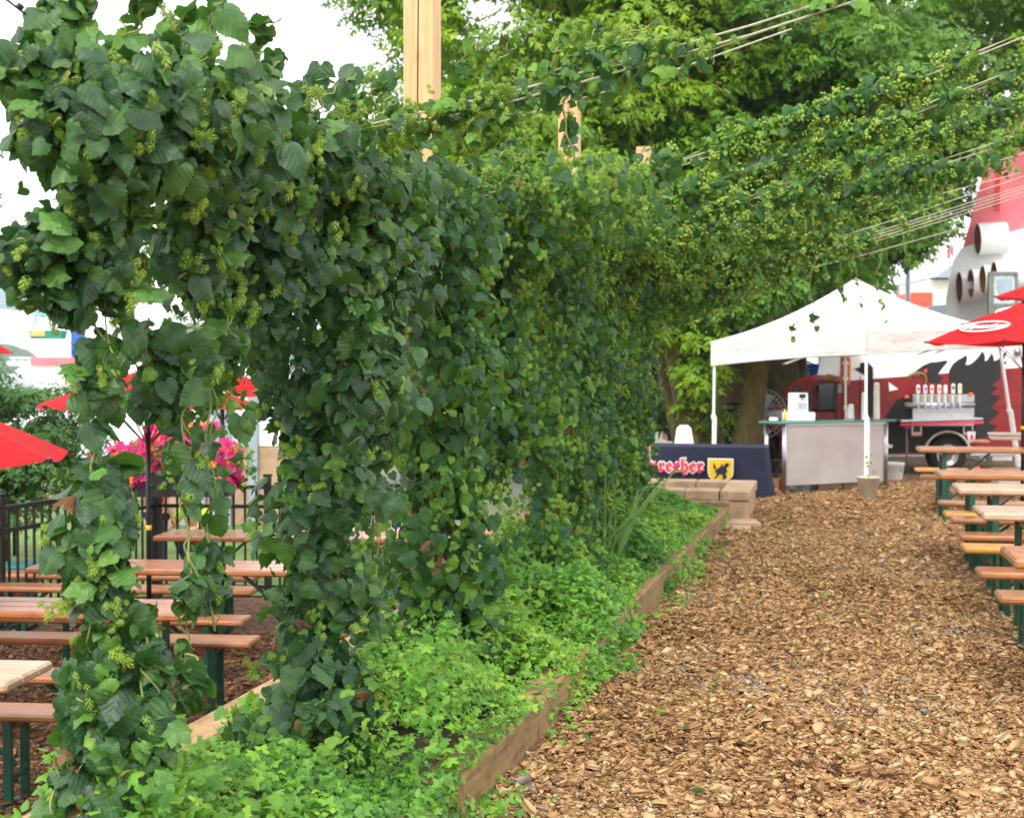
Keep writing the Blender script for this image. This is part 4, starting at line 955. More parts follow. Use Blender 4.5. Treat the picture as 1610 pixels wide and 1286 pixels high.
x_, z_ = tp(1566, 300); b = MB(); b.box((x_, .03, z_), (.08, .06, .75)); b.build('downpipe', plain('pipe_red', (.7, .06, .05), .5), t)
def pipe(px, py, r, y, L):
    x, z = tp(px, py, y); a = Vector((x, y, z)); e = a+Vector((L, L*.27, .03)); d = (e-a).normalized()
    b = MB(); b.tube([a, e], r, 26, False); o = b.build('vent_pipe', M['white'], t, True)
    b = MB(); b.tube([a+d*.001, a+d*.25], [r*.94, r*.93], 26, False); b.tube([a+d*.25, a+d*.26], r*.94, 26); b.build('pipe_inside', M['copper'], o, True)
    q = MB(); u = d.cross(Vector((0, 0, 1))).normalized(); v = d.cross(u); q.tube([a+(u*math.cos(w_)+v*math.sin(w_))*r*.97 for w_ in [2*math.pi*i/26 for i in range(27)]], r*.035, 5, False); q.build('pipe_rim', M['white'], o, True)
pipe(1535, 377, .29, -.3, .48)
for i, (px, py) in enumerate(((1507, 452), (1525, 447), (1543.5, 441), (1561, 434))): pipe(px, py, .285-.012*i, -.3-.48*i, .75+.35*i)
x_, z_ = tp(1555, 500, -1.2); b = MB(); b.box((x_+.9, -.7, z_*.5), (1.2, 1.4, z_)); b.build('porch', M['white'], t)
t = cthing('framed_sign', 'gray framed sign with a pale crest standing in front of the white tower', 'sign', 1576, 24.0)
d_ = 24.0; fx = lambda px: LX(px, 1576, d_); fz = lambda py: LZ(py, d_)
b = MB(); b.box((fx(1556), 0, fz(428)/2), (.09, .08, fz(428))); b.box((fx(1596), 0, fz(428)/2), (.05, .06, fz(428))); b.build('post', M['graygreen'], t)
b = MB(); b.box((0, -.02, fz(430)), (fx(1598)-fx(1558), .07, .05)); b.box((0, -.02, fz(480)), (fx(1598)-fx(1558), .07, .05)); b.build('frame', M['graygreen'], t)
b = MB(); b.box((fx(1577), .0, fz(455)), (fx(1594)-fx(1561), .03, fz(432)-fz(478))); b.build('panel', M['paleglass'], t)
b = MB(); cx_, cz_ = fx(1577), fz(452); b.prism([(cx_-.12, cz_+.14), (cx_+.12, cz_+.14), (cx_+.14, cz_), (cx_+.08, cz_-.14), (cx_, cz_-.19), (cx_-.08, cz_-.14), (cx_-.14, cz_)], -.024, -.016); b.build('crest', M['graymetal'], t)
t = cthing('lamp_post', 'slim gray lamp post rising between the tree edge and the red roof', 'lamp post', 1426, 34)
b = MB(); b.tube([(0, 0, 0), (0, 0, LZ(425, 34))], [.07, .05], 10); b.build('pole', M['graymetal'], t, True); b = MB(); b.lathe((0, 0, LZ(425, 34)), [(.06, 0), (.16, .05), (.16, .2), (.06, .32), (0, .33)], 12); b.build('lantern', M['graymetal'], t, True)
t = cthing('flag', 'small pink red flag flying beyond the tower', 'flag', 1492, 50); b = MB(); b.tube([(0, 0, 0), (0, 0, LZ(385, 50))], .03, 6); b.build('flagpole', M['graymetal'], t)
z1 = LZ(386, 50); b = MB(); b.add([(-.02, 0, z1), (.12, .05, z1-.1), (.14, .05, z1-.42), (.02, .02, z1-.3), (-.1, .0, z1-.62), (-.12, 0, z1-.2)], [(0, 1, 2, 3), (0, 3, 4, 5)]); b.build('cloth', M['pinkred'], t)
# houses
t = cthing('beige_house', 'beige gabled house with gray roof behind the tower', 'house', 1475, 62); d_ = 62; hx = lambda px: LX(px, 1475, d_); hz = lambda py: LZ(py, d_)
b = MB(); b.box(((hx(1458)+hx(1560))/2, 3, hz(440)/2), (hx(1560)-hx(1458), 6, hz(440))); b.build('wall', M['cream'], t)
b = MB(); b.prism([(hx(1462), hz(438)), (hx(1495), hz(416)), (hx(1570), hz(414)), (hx(1570), hz(438))], -.5, 6.5); b.build('roof', M['graymetal'], t)
b = MB(); b.box(((hx(1462)+hx(1500))/2, -.3, hz(478)), (hx(1500)-hx(1462), .2, .1)); b.build('ledge', M['white'], t)
t = cthing('red_roofed_house', 'small house with bright red roof right of the gray lamp post', 'house', 1440, 58); d_ = 58; hx = lambda px: LX(px, 1440, d_); hz = lambda py: LZ(py, d_)
b = MB(); b.box((hx(1440), 2, hz(484)/2), (1.4, 4, hz(484))); b.build('wall', M['cream'], t); b = MB(); b.prism([(hx(1418), hz(486)), (hx(1430), hz(461)), (hx(1462), hz(461)), (hx(1462), hz(486))], -.3, 4.3); b.build('roof', plain('roof_red', (.62, .09, .05), .7), t)
t = cthing('gray_shed', 'low gray shed roof between the tent and the tower', 'shed', 1470, 45); d_ = 45; hx = lambda px: LX(px, 1470, d_); hz = lambda py: LZ(py, d_)
b = MB(); b.box((hx(1470), 1.5, hz(500)/2), (1.2, 3, hz(500))); b.build('wall', M['graymetal'], t); b = MB(); b.prism([(hx(1446), hz(500)), (hx(1460), hz(482)), (hx(1500), hz(478)), (hx(1500), hz(500))], -.2, 3.2); b.build('roof', plain('slate', (.15, .19, .23), .7), t)
# ------------------------------------------------------------------ people
def person(label, loc, rz, h, pose, shirt, pants, hairm, cap=None):
    t = thing('person', label, 'person', loc, rz)
    s = h/1.72
    def skin(name, verts, edges, rad, mat, root=0, sub=2):
        me = bpy.data.meshes.new(name); me.from_pydata([tuple(Vector(v)*s) for v in verts], edges, [])
        o = bpy.data.objects.new(name, me); COL.objects.link(o); o.modifiers.new('s', 'SKIN'); sm = o.modifiers.new('u', 'SUBSURF'); sm.levels = sub; sm.render_levels = sub
        for i, r in enumerate(rad): me.skin_vertices[0].data[i].radius = (r*s, r*s)
        me.skin_vertices[0].data[root].use_root = True
        bpy.context.view_layer.update()
        m2 = bpy.data.meshes.new_from_object(o.evaluated_get(bpy.context.evaluated_depsgraph_get())); bpy.data.objects.remove(o)
        m2.name = name; m2.materials.clear(); m2.materials.append(mat)
        for p_ in m2.polygons: p_.use_smooth = True; p_.material_index = 0
        q = bpy.data.objects.new(name, m2); COL.objects.link(q); q.parent = t; return q
    P = pose
    V_ = [P['pel'], P['bel'], P['che'], P['nek'], P['hd0'], P['hd1'], P['hd2']]; E = [(0, 1), (1, 2), (2, 3), (3, 4), (4, 5), (5, 6)]; Rr = [.13, .12, .14, .055, .085, .10, .07]
    for sd_ in ('l', 'r'):
        b0 = len(V_); V_ += [P['sh'+sd_], P['el'+sd_], P['wr'+sd_], P['ha'+sd_]]; E += [(2, b0), (b0, b0+1), (b0+1, b0+2), (b0+2, b0+3)]; Rr += [.06, .042, .028, .034]
        hv = Vector(P['ha'+sd_]); dv = (hv-Vector(P['wr'+sd_])).normalized(); sv = dv.cross(Vector((0, 1, .2))).normalized()
        for k, ln in zip((-1.5, -.5, .5, 1.5), (.065, .08, .075, .055)):
            b1 = len(V_); V_ += [hv+sv*.018*k+dv*.03, hv+sv*.02*k+dv*(.03+ln)]; E += [(b0+3, b1), (b1, b1+1)]; Rr += [.009, .008]
        b1 = len(V_); V_ += [hv+sv*.05+dv*.0, hv+sv*.065+dv*.035]; E += [(b0+3, b1), (b1, b1+1)]; Rr += [.011, .009]
        b0 = len(V_); V_ += [P['hi'+sd_], P['kn'+sd_], P['an'+sd_], P['to'+sd_]]; E += [(0, b0), (b0, b0+1), (b0+1, b0+2), (b0+2, b0+3)]; Rr += [.09, .058, .042, .035]
    body = skin('body', V_, E, Rr, M['skin'])
    ix = [P['pel'], P['bel'], P['che'], P['shl'], P['shr'], tuple(Vector(P['shl']).lerp(Vector(P['ell']), .8)), tuple(Vector(P['shr']).lerp(Vector(P['elr']), .8))]
    skin('shirt', ix, [(0, 1), (1, 2), (2, 3), (2, 4), (3, 5), (4, 6)], [.150, .145, .162, .078, .078, .062, .062], shirt)
    ip = [P['pel'], P['hil'], P['knl'], P['anl'], P['hir'], P['knr'], P['anr']]
    skin('trousers', ip, [(0, 1), (1, 2), (2, 3), (0, 4), (4, 5), (5, 6)], [.145, .105, .075, .06, .105, .075, .06], pants)
    hd = Vector(P['hd1']); up = (Vector(P['hd2'])-hd).normalized()
    skin('cap' if cap else 'hair', [tuple(hd+up*.02+Vector((0, .02, 0))), tuple(hd+up*.09+Vector((0, .015, 0))), tuple(hd+up*.12)], [(0, 1), (1, 2)], [.108, .10, .05], cap or hairm)
    # face
    f = MB()
    for sx in (-.033, .033): f.lathe(tuple((hd+Vector((sx, -.095, .005)))*s), [(0, -.009*s), (.010*s, 0), (0, .009*s)], 8)
    f.build('eyes', M['rubber'], body)
    f = MB(); f.lathe(tuple((hd+Vector((0, -.108, -.035)))*s), [(0, -.012*s), (.015*s, 0), (.006*s, .03*s), (0, .04*s)], 8); f.box(tuple((hd+Vector((0, -.09, -.07)))*s), (.045*s, .01*s, .008*s)); f.build('nose_and_mouth', M['skin'], body)
    return t
stand = dict(pel=(0, 0, .95), bel=(0, 0, 1.1), che=(0, 0, 1.3), nek=(0, 0, 1.46), hd0=(0, -.01, 1.53), hd1=(0, -.02, 1.60), hd2=(0, -.01, 1.67),
    shl=(-.18, 0, 1.4), ell=(-.23, .02, 1.12), wrl=(-.22, -.1, .9), hal=(-.215, -.13, .83), shr=(.18, 0, 1.4), elr=(.24, .02, 1.12), wrr=(.22, -.1, .9), har=(.215, -.13, .83),
    hil=(-.09, 0, .88), knl=(-.1, -.01, .48), anl=(-.1, .02, .08), tol=(-.11, -.12, .035), hir=(.09, 0, .88), knr=(.1, -.01, .48), anr=(.1, .02, .08), tor=(.11, -.12, .035))
crouch = dict(stand); crouch.update(pel=(0, .1, .42), bel=(0, .04, .56), che=(0, -.06, .74), nek=(0, -.12, .88), hd0=(0, -.15, .94), hd1=(0, -.18, 1.0), hd2=(0, -.17, 1.07),
    shl=(-.18, -.08, .83), ell=(-.24, -.25, .62), wrl=(-.14, -.42, .58), hal=(-.12, -.49, .56), shr=(.18, -.08, .83), elr=(.24, -.25, .62), wrr=(.14, -.42, .58), har=(.12, -.49, .56),
    hil=(-.1, .08, .4), knl=(-.15, -.28, .5), anl=(-.13, -.05, .1), tol=(-.14, -.2, .035), hir=(.1, .08, .4), knr=(.15, -.28, .5), anr=(.13, -.05, .1), tor=(.14, -.2, .035))
person('child in a red shirt standing behind the black fence post', W((246-805)/F*14.6, 14.6, LG), YAW+2.6, 1.15, stand, M['shirtred'], M['denim'], M['hair'])
person('crouching person in a lime yellow shirt and orange cap behind the fence', W((310-805)/F*14.9, 14.9, LG), YAW-.5, 1.35, crouch, M['lime'], M['denim'], M['hair'], cap=M['orange'])
dk = cthing('viewing_deck', 'small white deck attached in front of the tower behind the umbrellas', 'deck', 1595, 25); b = MB(); b.box((0, 0, .55), (1.6, 1.2, 1.1)); b.build('deck_box', M['white'], dk); b = MB(); b.box((0, 0, 1.13), (1.7, 1.3, .05), None, .01); b.build('deck_floor', M['graymetal'], dk)
person('person in a blue shirt standing up on the deck behind the red umbrellas', W((1586-805)/F*24.9, 24.9, 1.155), YAW+math.pi, 1.72, stand, M['shirtblue'], M['denim'], M['hair'])
# ------------------------------------------------------------------ fence, flowers, bin (left)
FL = [W((-120-805)/F*10.1, 10.1, LG), W((-2-805)/F*11.0, 11.0, LG), W((242-805)/F*13.1, 13.1, LG), W((420-805)/F*13.0, 13.0, LG), W((640-805)/F*13.2, 13.2, LG)]
t = thing('metal_fence', 'black metal picket fence behind the left tables', 'fence', FL[0]); o0 = FL[0]
for i in range(4):
    a, c = FL[i]-o0, FL[i+1]-o0; L = (c-a).length; n = int(L/.105); b = MB(); up = Vector((0, 0, 1))
    for zz in (1.05, .87, .12): b.beam(a+up*zz, c+up*zz, .035, .035)
    for k in range(1, n): p = a.lerp(c, k/n); b.box(p+up*.56, (.017, .017, .98))
    b.build('picket_panel', M['black'], t)
    b = MB(); hh = 1.15 if i != 2 else 1.22; s_ = .055 if i != 2 else .10; b.box(a+up*hh/2, (s_, s_, hh)); b.box(a+up*(hh+.012), (s_*1.25, s_*1.25, .024), None, .005); b.build('post', M['black'], t)
t = thing('flower_planter', 'dark planter overflowing with magenta petunias hung on the black fence', 'flowers', W((290-805)/F*12.7, 12.7, LG+1.05), YAW)
b = MB(); b.prism([(-.42, -.05), (.42, -.05), (.48, .17), (-.48, .17)], -.16, .16); b.build('planter_box', M['black'], t)
rs = np.random.RandomState(77); n = 620; P = np.stack([rs.uniform(-.62, .5, n), rs.uniform(-.3, .2, n), .12+rs.uniform(0, .42, n)], 1); P[:, 2] += -.12*(np.abs(P[:, 0]) > .3)+.1*np.exp(-(P[:, 0]**2)*8)
fl5 = []; 
for q in range(5): a = 2*math.pi*q/5; fl5 += [(math.cos(a-.5)*.5, math.sin(a-.5)*.5, .12), (math.cos(a)*.62, math.sin(a)*.62, .18), (math.cos(a+.5)*.5, math.sin(a+.5)*.5, .12)]
FT = (np.array([(0, 0, 0)]+fl5), [(0, 1+3*q, 2+3*q, 3+3*q) for q in range(5)], np.zeros((16, 2)))
scatter('petunias', [FT], P, frames(np.array([0, -1.0, .5])+rs.normal(0, .5, (n, 3)), rs.normal(size=(n, 3))), rs.uniform(.05, .075, n), rs.rand(n), M['flower'], t)
n = 700; P2 = np.stack([rs.normal(0, .3, n).clip(-.6, .6), rs.uniform(-.24, .2, n), .12+rs.uniform(-.1, .32, n)], 1)
scatter('leaves', LD, P2, frames(np.array([0, -.8, .6])+rs.normal(0, .5, (n, 3)), rs.normal(size=(n, 3))), rs.uniform(.03, .06, n), rs.uniform(.4, .9, n), M['hopfar'], t)
t = thing('utility_bin', 'teal bin standing on the lawn behind the fence at far left', 'bin', W((22-805)/F*11.9, 11.9, LG), YAW)
b = MB(); b.prism([(-.13, 0), (.13, 0), (.15, .44), (-.15, .44)], -.14, .14); b.build('bin_body', M['teal'], t); b = MB(); b.box((0, 0, .465), (.33, .31, .05), None, .015); b.build('lid', M['teal'], t)
# far left backdrop
t = cthing('white_pavilion', 'white pavilion with gray curtain posts behind the pink flowers', 'pavilion', 330, 19, LG)
pz = lambda py: LZ(py, 19)-LG
b = MB(); b.box((0, 1, 1.52), (1.9, 1.6, .86)); b.build('wall', M['white'], t); b = MB(); b.box((0, 1, .54), (1.95, 1.65, 1.08)); b.build('counter_front', M['brick'], t)
for px in (287, 312, 336, 352, 395): b = MB(); b.box((LX(px, 330, 19), .14, .9), (.12, .1, 1.8)); b.build('post', M['graymetal'], t)
b = MB(); b.prism([(-1.1, 1.9), (1.1, 1.9), (.9, 2.15), (-.9, 2.15)], .05, 2.0); b.build('roof', M['white'], t)
t = cthing('low_stone_wall', 'low pale wall and red bunting beyond the lawn at far left', 'wall', 100, 23, LG); b = MB(); b.box((0, 0, .25), (9, .3, .5)); b.build('wall_body', M['brick'], t)
b = MB()
for k in range(24): x = -4.4+k*.37; b.prism([(x, .52), (x+.14, .52), (x+.14, .78), (x, .78)], -.03, .03)
b.build('bunting', M['pinkred'], t)
t = cthing('party_marquee', 'large white marquee roof near the water at far left', 'marquee', 60, 34, LG); mz = lambda py: LZ(py, 34)-LG; mx_ = lambda px: LX(px, 60, 34)
b = MB(); b.prism([(mx_(-60), mz(626)), (mx_(15), mz(590)), (mx_(40), mz(572)), (mx_(420), mz(572)), (mx_(440), mz(626))], 0, 4); b.build('roof', M['white'], t)
b = MB(); b.prism([(mx_(-40), mz(628)), (mx_(-20), mz(604)), (mx_(20), mz(594)), (mx_(78), mz(612)), (mx_(82), mz(628))], -.25, -.03); b.build('gable', plain('marquee_side_gray', (.42, .47, .52), .6), t)
b = MB(); b.box((mx_(200), 1, mz(630)/2), (mx_(430)-mx_(-30), 2, mz(630))); b.build('side_wall', M['white'], t)
b = MB(); b.box((mx_(110), -.06, mz(568)), (mx_(170)-mx_(50), .03, .19)); bn = b.build('banner', M['pink'], t)
t = cthing('harbour_boat', 'long white boat deck with rail on the water at far left', 'boat', 100, 130, LG); bx_ = lambda px: LX(px, 100, 130); bz = lambda py: LZ(py, 130)-LG
b = MB(); b.prism([(bx_(20), bz(575)), (bx_(14), bz(568)), (bx_(300), bz(568)), (bx_(300), bz(576))], -1, 3); b.build('hull', M['white'], t); b = MB(); b.box((bx_(160), -1, bz(563)), (bx_(300)-bx_(24), .2, .15))
for px in range(28, 300, 12): b.box((bx_(px), -1, bz(565.5)), (.12, .12, .35))
b.build('rail', M['white'], t)
t = cthing('chairlift_station', 'gray overhead chairlift structure at the left picture edge', 'chairlift', 20, 44, LG); gz_ = lambda py: LZ(py, 44)-LG; gx_ = lambda px: LX(px, 20, 44)
b = MB(); b.prism([(gx_(-60), gz_(480)), (gx_(98), gz_(497)), (gx_(98), gz_(485)), (gx_(-60), gz_(472))], 0, 1); b.prism([(gx_(-60), gz_(471)), (gx_(98), gz_(484)), (gx_(92), gz_(450)), (gx_(60), gz_(440)), (gx_(-60), gz_(446))], .3, .8); b.build('deck_beam', M['graymetal'], t)
b = MB(); b.beam((gx_(20), -.02, gz_(476)), (gx_(55), -.02, gz_(452)), .06, .12); b.beam((gx_(60), -.02, gz_(478)), (gx_(95), -.02, gz_(455)), .06, .12); b.build('strut', M['graygreen'], t)
b = MB(); b.box((gx_(51), .1, gz_(470)), (.2, .1, .3)); b.build('notice', M['white'], t)
b = MB(); b.box((gx_(116), .5, gz_(535)/1), (.36, .36, .9)); b.box((gx_(116), .5, gz_(560)/2), (.36, .36, gz_(540))); b.build('blue_support', M['blue'], t)
t = cthing('chairlift_gondola', 'green and orange chairlift gondola hanging against the sky at far left', 'gondola', 72, 40, LZ(533, 40)); 
b = MB(); b.prism([(-.34, 0), (.5, 0), (.56, .24), (-.38, .24)], -.25, .25); b.build('tub', plain('gondola_green', (.01, .22, .14), .5), t)
b = MB(); b.box((-.12, -.265, .16), (.38, .02, .17)); b.build('seat_panel', plain('gondola_orange', (.85, .42, .15), .6), t)
for x in (-.28, .25): b = MB(); b.tube([(x, 0, .2), (x, 0, .64)], .015, 6); b.build('hanger', M['wire'], t)
b = MB(); b.prism([(-.3, .64), (.6, .64), (.4, .72), (-.2, .72)], -.3, .3); b.build('canopy', plain('gondola_teal', (.15, .5, .5), .5), t)
b = MB(); b.tube([W((-100-805)/F*40, 40, LZ(556, 40)), W((75-805)/F*40, 40, LZ(497, 40)), W((200-805)/F*40, 40, LZ(478, 40))], .012, 5); setp(b.build('lift_cable', M['wire']), 'thin cable line sloping up through the white sky at far left', 'cable')
# ================================================================== HOPS
def along(pts, n, rs, a=0., b_=1., bias=None):
    pts = np.array([tuple(p) for p in pts]); seg = np.linalg.norm(np.diff(pts, axis=0), axis=1); cum = np.concatenate([[0], np.cumsum(seg)])/seg.sum()
    t = rs.uniform(a, b_, n) if bias is None else bias(n, rs)
    return np.stack([np.interp(t, cum, pts[:, k]) for k in range(3)], 1), t
def curve(pts, rs, wander=.05, sub=6):
    c = curve0(pts, rs, wander, sub)
    for _ in range(2):
        q = [c[0]]
        for i in range(len(c)-1): q += [c[i].lerp(c[i+1], .25), c[i].lerp(c[i+1], .75)]
        c = q+[c[-1]]
    return c
def curve0(pts, rs, wander=.05, sub=6):
    pts = [Vector(p) for p in pts]; out = []
    for i in range(len(pts)-1):
        for j in range(sub):
            out.append(pts[i].lerp(pts[i+1], j/sub)+Vector((rs.normal(0, wander), rs.normal(0, wander), rs.normal(0, wander*.6))))
    out.append(pts[-1]); return out
_nd = np.random.RandomState(99); _ND = [(nrm(_nd.normal(size=(1, 3)))[0]*f, _nd.rand()*6.28, a) for f, a in ((5, 1), (6, 1), (9, .8), (11, .8), (17, .6), (21, .5)) for _ in (0, 1)]
def n3(p):
    s = 0
    for d, ph, a in _ND: s = s+a*np.sin(p @ d+ph)
    return s/2.2
def hop_vine(label, strands, group, size=(.055, .10), hd=True, cones=20, conesz=.026, young=.2, dry=.006, seed=1, pal='hop', nb=2, coneup=True, ndry=0, dens=1.7):
    """strands: (points, radius start, radius end, leaves, clump count or 0)"""
    rs = np.random.RandomState(seed)
    base = Vector(strands[0][0][0]); t = thing('hop_vine', label, 'hop vine', (0, 0, 0), 0, group)
    PS = []; OF = []; CP = []; b = MB(); strands = [(a_, b_, c_, int(d_*dens), e_) for a_, b_, c_, d_, e_ in strands]
    if 'ridge' and len(strands[0][0]) == 3 and hd:
        a_, b_, c_ = strands[0][0]
        for k in range(6):
            q0 = Vector(a_).lerp(Vector(c_), rs.rand())+Vector((rs.uniform(-.1, .15), 0, strands[0][1]*.75)); u_ = Vector((rs.uniform(-.08, .16), rs.uniform(-.05, .05), rs.uniform(.1, .24)))
            strands.append(([tuple(q0), tuple(q0+u_*.6), tuple(q0+u_+Vector((.05, 0, -.01)))], .035, .015, 10, 0))
    tot = sum(s[3] for s in strands)
    for pts, r0, r1, n, cl in strands:
        bias = None
        if cl:
            c = rs.rand(cl)
            bias = lambda n_, r_, c=c: np.clip(c[r_.randint(0, len(c), n_)]+r_.normal(0, .35/len(c), n_), 0, 1)
        p, tt = along(pts, n, rs, bias=bias)
        rad = (r0+(r1-r0)*tt)*(1+.35*np.sin(tt*19+seed)*rs.rand(n))
        o = nrm(rs.normal(size=(n, 3))); o[:, 2] *= .8
        f = n3(p+o*rad[:, None]*.8)
        p = p+o*(rad*rs.uniform(.4, 1.0, n)**.7*(1+.34*f).clip(.3, 1.6))[:, None]
        kp = (f > -.85) | (rs.rand(n) < .35) | (rad < .12); p_, o_ = p[kp], o[kp]; PS.append(p_); OF.append(o_)
        nc = int(cones*n/tot)
        if nc:
            pc, tc = along(pts, nc, rs, bias=bias); rc = r0+(r1-r0)*tc; oc = nrm(rs.normal(size=(nc, 3)))
            CP.append(pc+oc*(rc*rs.uniform(.7, 1.15, nc))[:, None])
        for k in range(nb): b.tube(curve(pts, rs, .35*min(r0, r1)+.01), .0022 if k else .0035, 5)
        # side tendrils and petioles
        for k in range(max(2, n//40)):
            j = rs.randint(0, n); q = Vector(p[j]); c0 = q-Vector(o[j])*float(rad[j])*.9
            mid = (q+c0)/2+Vector((rs.normal(0, .02), rs.normal(0, .02), rs.uniform(.02, .07))); b.tube(curve([c0, mid, q], rs, 0, 1), .0013, 4, False)
    p = np.concatenate(PS); o = np.concatenate(OF); n = len(p)
    p[:, 2] = np.maximum(p[:, 2], .04)
    toc = nrm(np.array([0, 0, 1.7])-p)
    nor = nrm(o*.7+toc*.25+np.array([.1, -.1, .42])+rs.normal(0, .5, (n, 3)))
    tip = np.array([0, 0, -1.0])+o*.35+rs.normal(0, .55, (n, 3)); fc = n3(p*.8+3)
    R = frames(nor, tip)
    yg = rs.rand(n) < young
    sc = np.where(yg, rs.uniform(.3, .6, n), .42+.62*rs.rand(n)**1.3)*size[1]*.85
    sc = np.maximum(sc, size[0]*.5)
    rnd = np.clip(np.where(yg, rs.uniform(.55, .9, n), rs.beta(1.6, 2.4, n)*.74)+.10*fc, 0, .93)
    ex = rs.rand(n); rnd = np.where(ex < dry, rs.uniform(.945, 1, n), rnd)
    T = HD if hd else LD
    m_ = M[pal]
    pk = rs.choice(len(T), n, p=([.34, .22, .26, .10, .08] if hd else [.34, .26, .14, .26]))
    ADD = None
    if hd and n > 250:
        m = max(3, n//150); j = rs.choice(n, m*3, replace=False); vis = np.argsort(-np.sum(o[j]*toc[j], 1))[:m]; j = j[vis]
        q = np.repeat(p[j]+o[j]*.03+toc[j]*.05, 6, 0); k6 = len(q); an = np.tile(np.arange(6)*1.05, m)+rs.rand(k6)*.4
        nn = nrm(np.repeat(toc[j]+np.array([0, 0, .9])+rs.normal(0, .2, (m, 3)), 6, 0)); rf = frames(nn, np.tile([[0, 0, -1.0]], (k6, 1)))
        tp = rf[:, :, 0]*np.cos(an)[:, None]+rf[:, :, 1]*np.sin(an)[:, None]-nn*.25
        ADD = (q, frames(nn+rs.normal(0, .15, (k6, 3)), tp), rs.uniform(.028, .055, k6), rs.uniform(.64, .84, k6), rs.randint(0, 4, k6))
    p2 = p-R[:, :, 1]*(sc*.5)[:, None]
    sc = np.where(rnd > .94, sc*.55, sc)
    if ADD: p2 = np.concatenate([p2, ADD[0]]); R = np.concatenate([R, ADD[1]]); sc = np.concatenate([sc, ADD[2]]); rnd = np.concatenate([rnd, ADD[3]]); pk = np.concatenate([pk, ADD[4]])
    scatter('foliage', T, p2, R, sc, rnd, m_, t, pk, smooth=True)
    if CP:
        c = np.concatenate(CP); k = len(c); c[:, 2] = np.maximum(c[:, 2], .1)
        Rc = frames(rs.normal(size=(k, 3)), np.array([0, 0, -1.0])+rs.normal(0, .25, (k, 3)))
        scatter('hop_cones', CHD if hd else CLD, c, Rc, rs.uniform(.75, 1.2, k)*conesz, rs.rand(k), M['cone'], t, None)
    if ndry:
        j = rs.choice(n, ndry); Rd = frames(rs.normal(size=(ndry, 3)), np.array([0, 0, -1.0])+rs.normal(0, .2, (ndry, 3)))
        scatter('dried_leaves', [heart(True, True, .9, 1.6, 3), heart(True, False, 1.3, 1.9, 8), heart(True, True, .4, 2.6, 9)], p[j]+np.array([.02, -.03, 0]), Rd, rs.uniform(.028, .052, ndry), rs.rand(ndry), M['dry'], t, smooth=True)
    b.build('bine', M['bine'], t)
    return t
X0 = -1.80
G1 = 'hop vines hanging from the trellis row'
def col(Y, zb, zt, lean=0, x=X0): return [(x+lean, Y, zb), (x+lean*.5, Y+.03, (zb+zt)/2), (x, Y, zt)]
def ridge(Ya, Yb, z): return [(X0, Ya, z), (X0+.03, (Ya+Yb)/2, z+.05), (X0, Yb, z)]
# leftmost sprays and vine
hop_vine('leftmost hop vine spraying loose tips against the white sky', [
    (ridge(3.12, 3.55, 2.16), .15, .24, 330, 0), ([V(75, 110, 3.5), V(90, 50, 3.5), V(120, 20, 3.55)], .09, .06, 110, 0), ([V(110, 180, 3.5), V(40, 120, 3.45), V(-20, 110, 3.4)], .07, .06, 50, 5),
    ([V(130, 250, 3.6), V(60, 210, 3.5), V(10, 250, 3.5)], .06, .05, 34, 4), ([V(140, 360, 3.6), V(60, 380, 3.5), V(5, 430, 3.5)], .08, .06, 60, 5), ([V(120, 500, 3.6), V(70, 460, 3.5), V(20, 470, 3.5)], .06, .05, 34, 4),
    ([V(170, 470, 3.65), V(170, 250, 3.65)], .12, .18, 240, 0)], G1, cones=150, seed=1, dry=.006, size=(.04, .10))
hop_vine('slim hop vine hanging at far left down to the ground with brown dried leaves', [
    ([V(150, 1330, 3.6), V(165, 1150, 3.62), V(150, 950, 3.62), V(160, 720, 3.65), V(170, 430, 3.65)], .115, .10, 400, 22),
    ([V(100, 1290, 3.6), V(120, 1120, 3.6), V(130, 1060, 3.6)], .06, .05, 45, 0),
    ([V(235, 1230, 3.6), V(245, 1080, 3.62), V(205, 960, 3.62)], .05, .05, 50, 0),
    ([V(300, 1110, 3.75), V(290, 1030, 3.75)], .04, .04, 12, 0)], G1, cones=34, seed=2, dry=.015, young=.24, size=(.045, .12), ndry=14, dens=1.25)
hop_vine('hop vine with large dark heart leaves forming the top left corner of the hedge', [
    (ridge(3.3, 4.0, 2.22), .26, .28, 620, 0), (col(3.75, 1.7, 2.2), .13, .24, 330, 14), ([V(280, 95, 4.0), V(285, 60, 4.0)], .09, .05, 60, 0)], G1, cones=120, seed=3, size=(.05, .105))
hop_vine('thin trailing hop strand dangling in the gap in front of the left tables', [
    ([V(285, 1060, 3.9), V(300, 900, 3.9), V(285, 760, 3.9), V(300, 560, 3.9)], .03, .08, 46, 9), ([V(245, 650, 3.9), V(255, 600, 3.9), V(235, 500, 3.85)], .05, .12, 60, 8),
    ([V(330, 990, 4.1), V(335, 820, 4.1), V(330, 600, 4.1)], .03, .10, 60, 7), ([V(345, 600, 4.15), V(360, 540, 4.15), V(340, 480, 4.15)], .05, .11, 60, 0)], G1, cones=24, seed=4, size=(.045, .10), young=.3)
hop_vine('hop vine crowning the hedge top just left of the broad hanging column', [
    (ridge(3.9, 4.6, 2.22), .27, .27, 600, 0), (col(4.25, 1.75, 2.2), .13, .24, 360, 12)], G1, cones=130, seed=5, size=(.05, .105))
hop_vine('broad hop column with long bright shoot tips standing right of the open gap', [
    (ridge(4.4, 5.1, 2.2), .26, .28, 520, 0), ([(X0-.02, 4.68, .05), (X0+.02, 4.75, .9), (X0, 4.72, 1.5), (X0, 4.7, 2.2)], .18, .29, 1300, 0),
    ([(X0+.2, 4.6, 1.35), (X0+.22, 4.55, 1.8)], .08, .1, 60, 0)], G1, cones=120, seed=6, size=(.045, .105), young=.26, dry=.008, ndry=10)
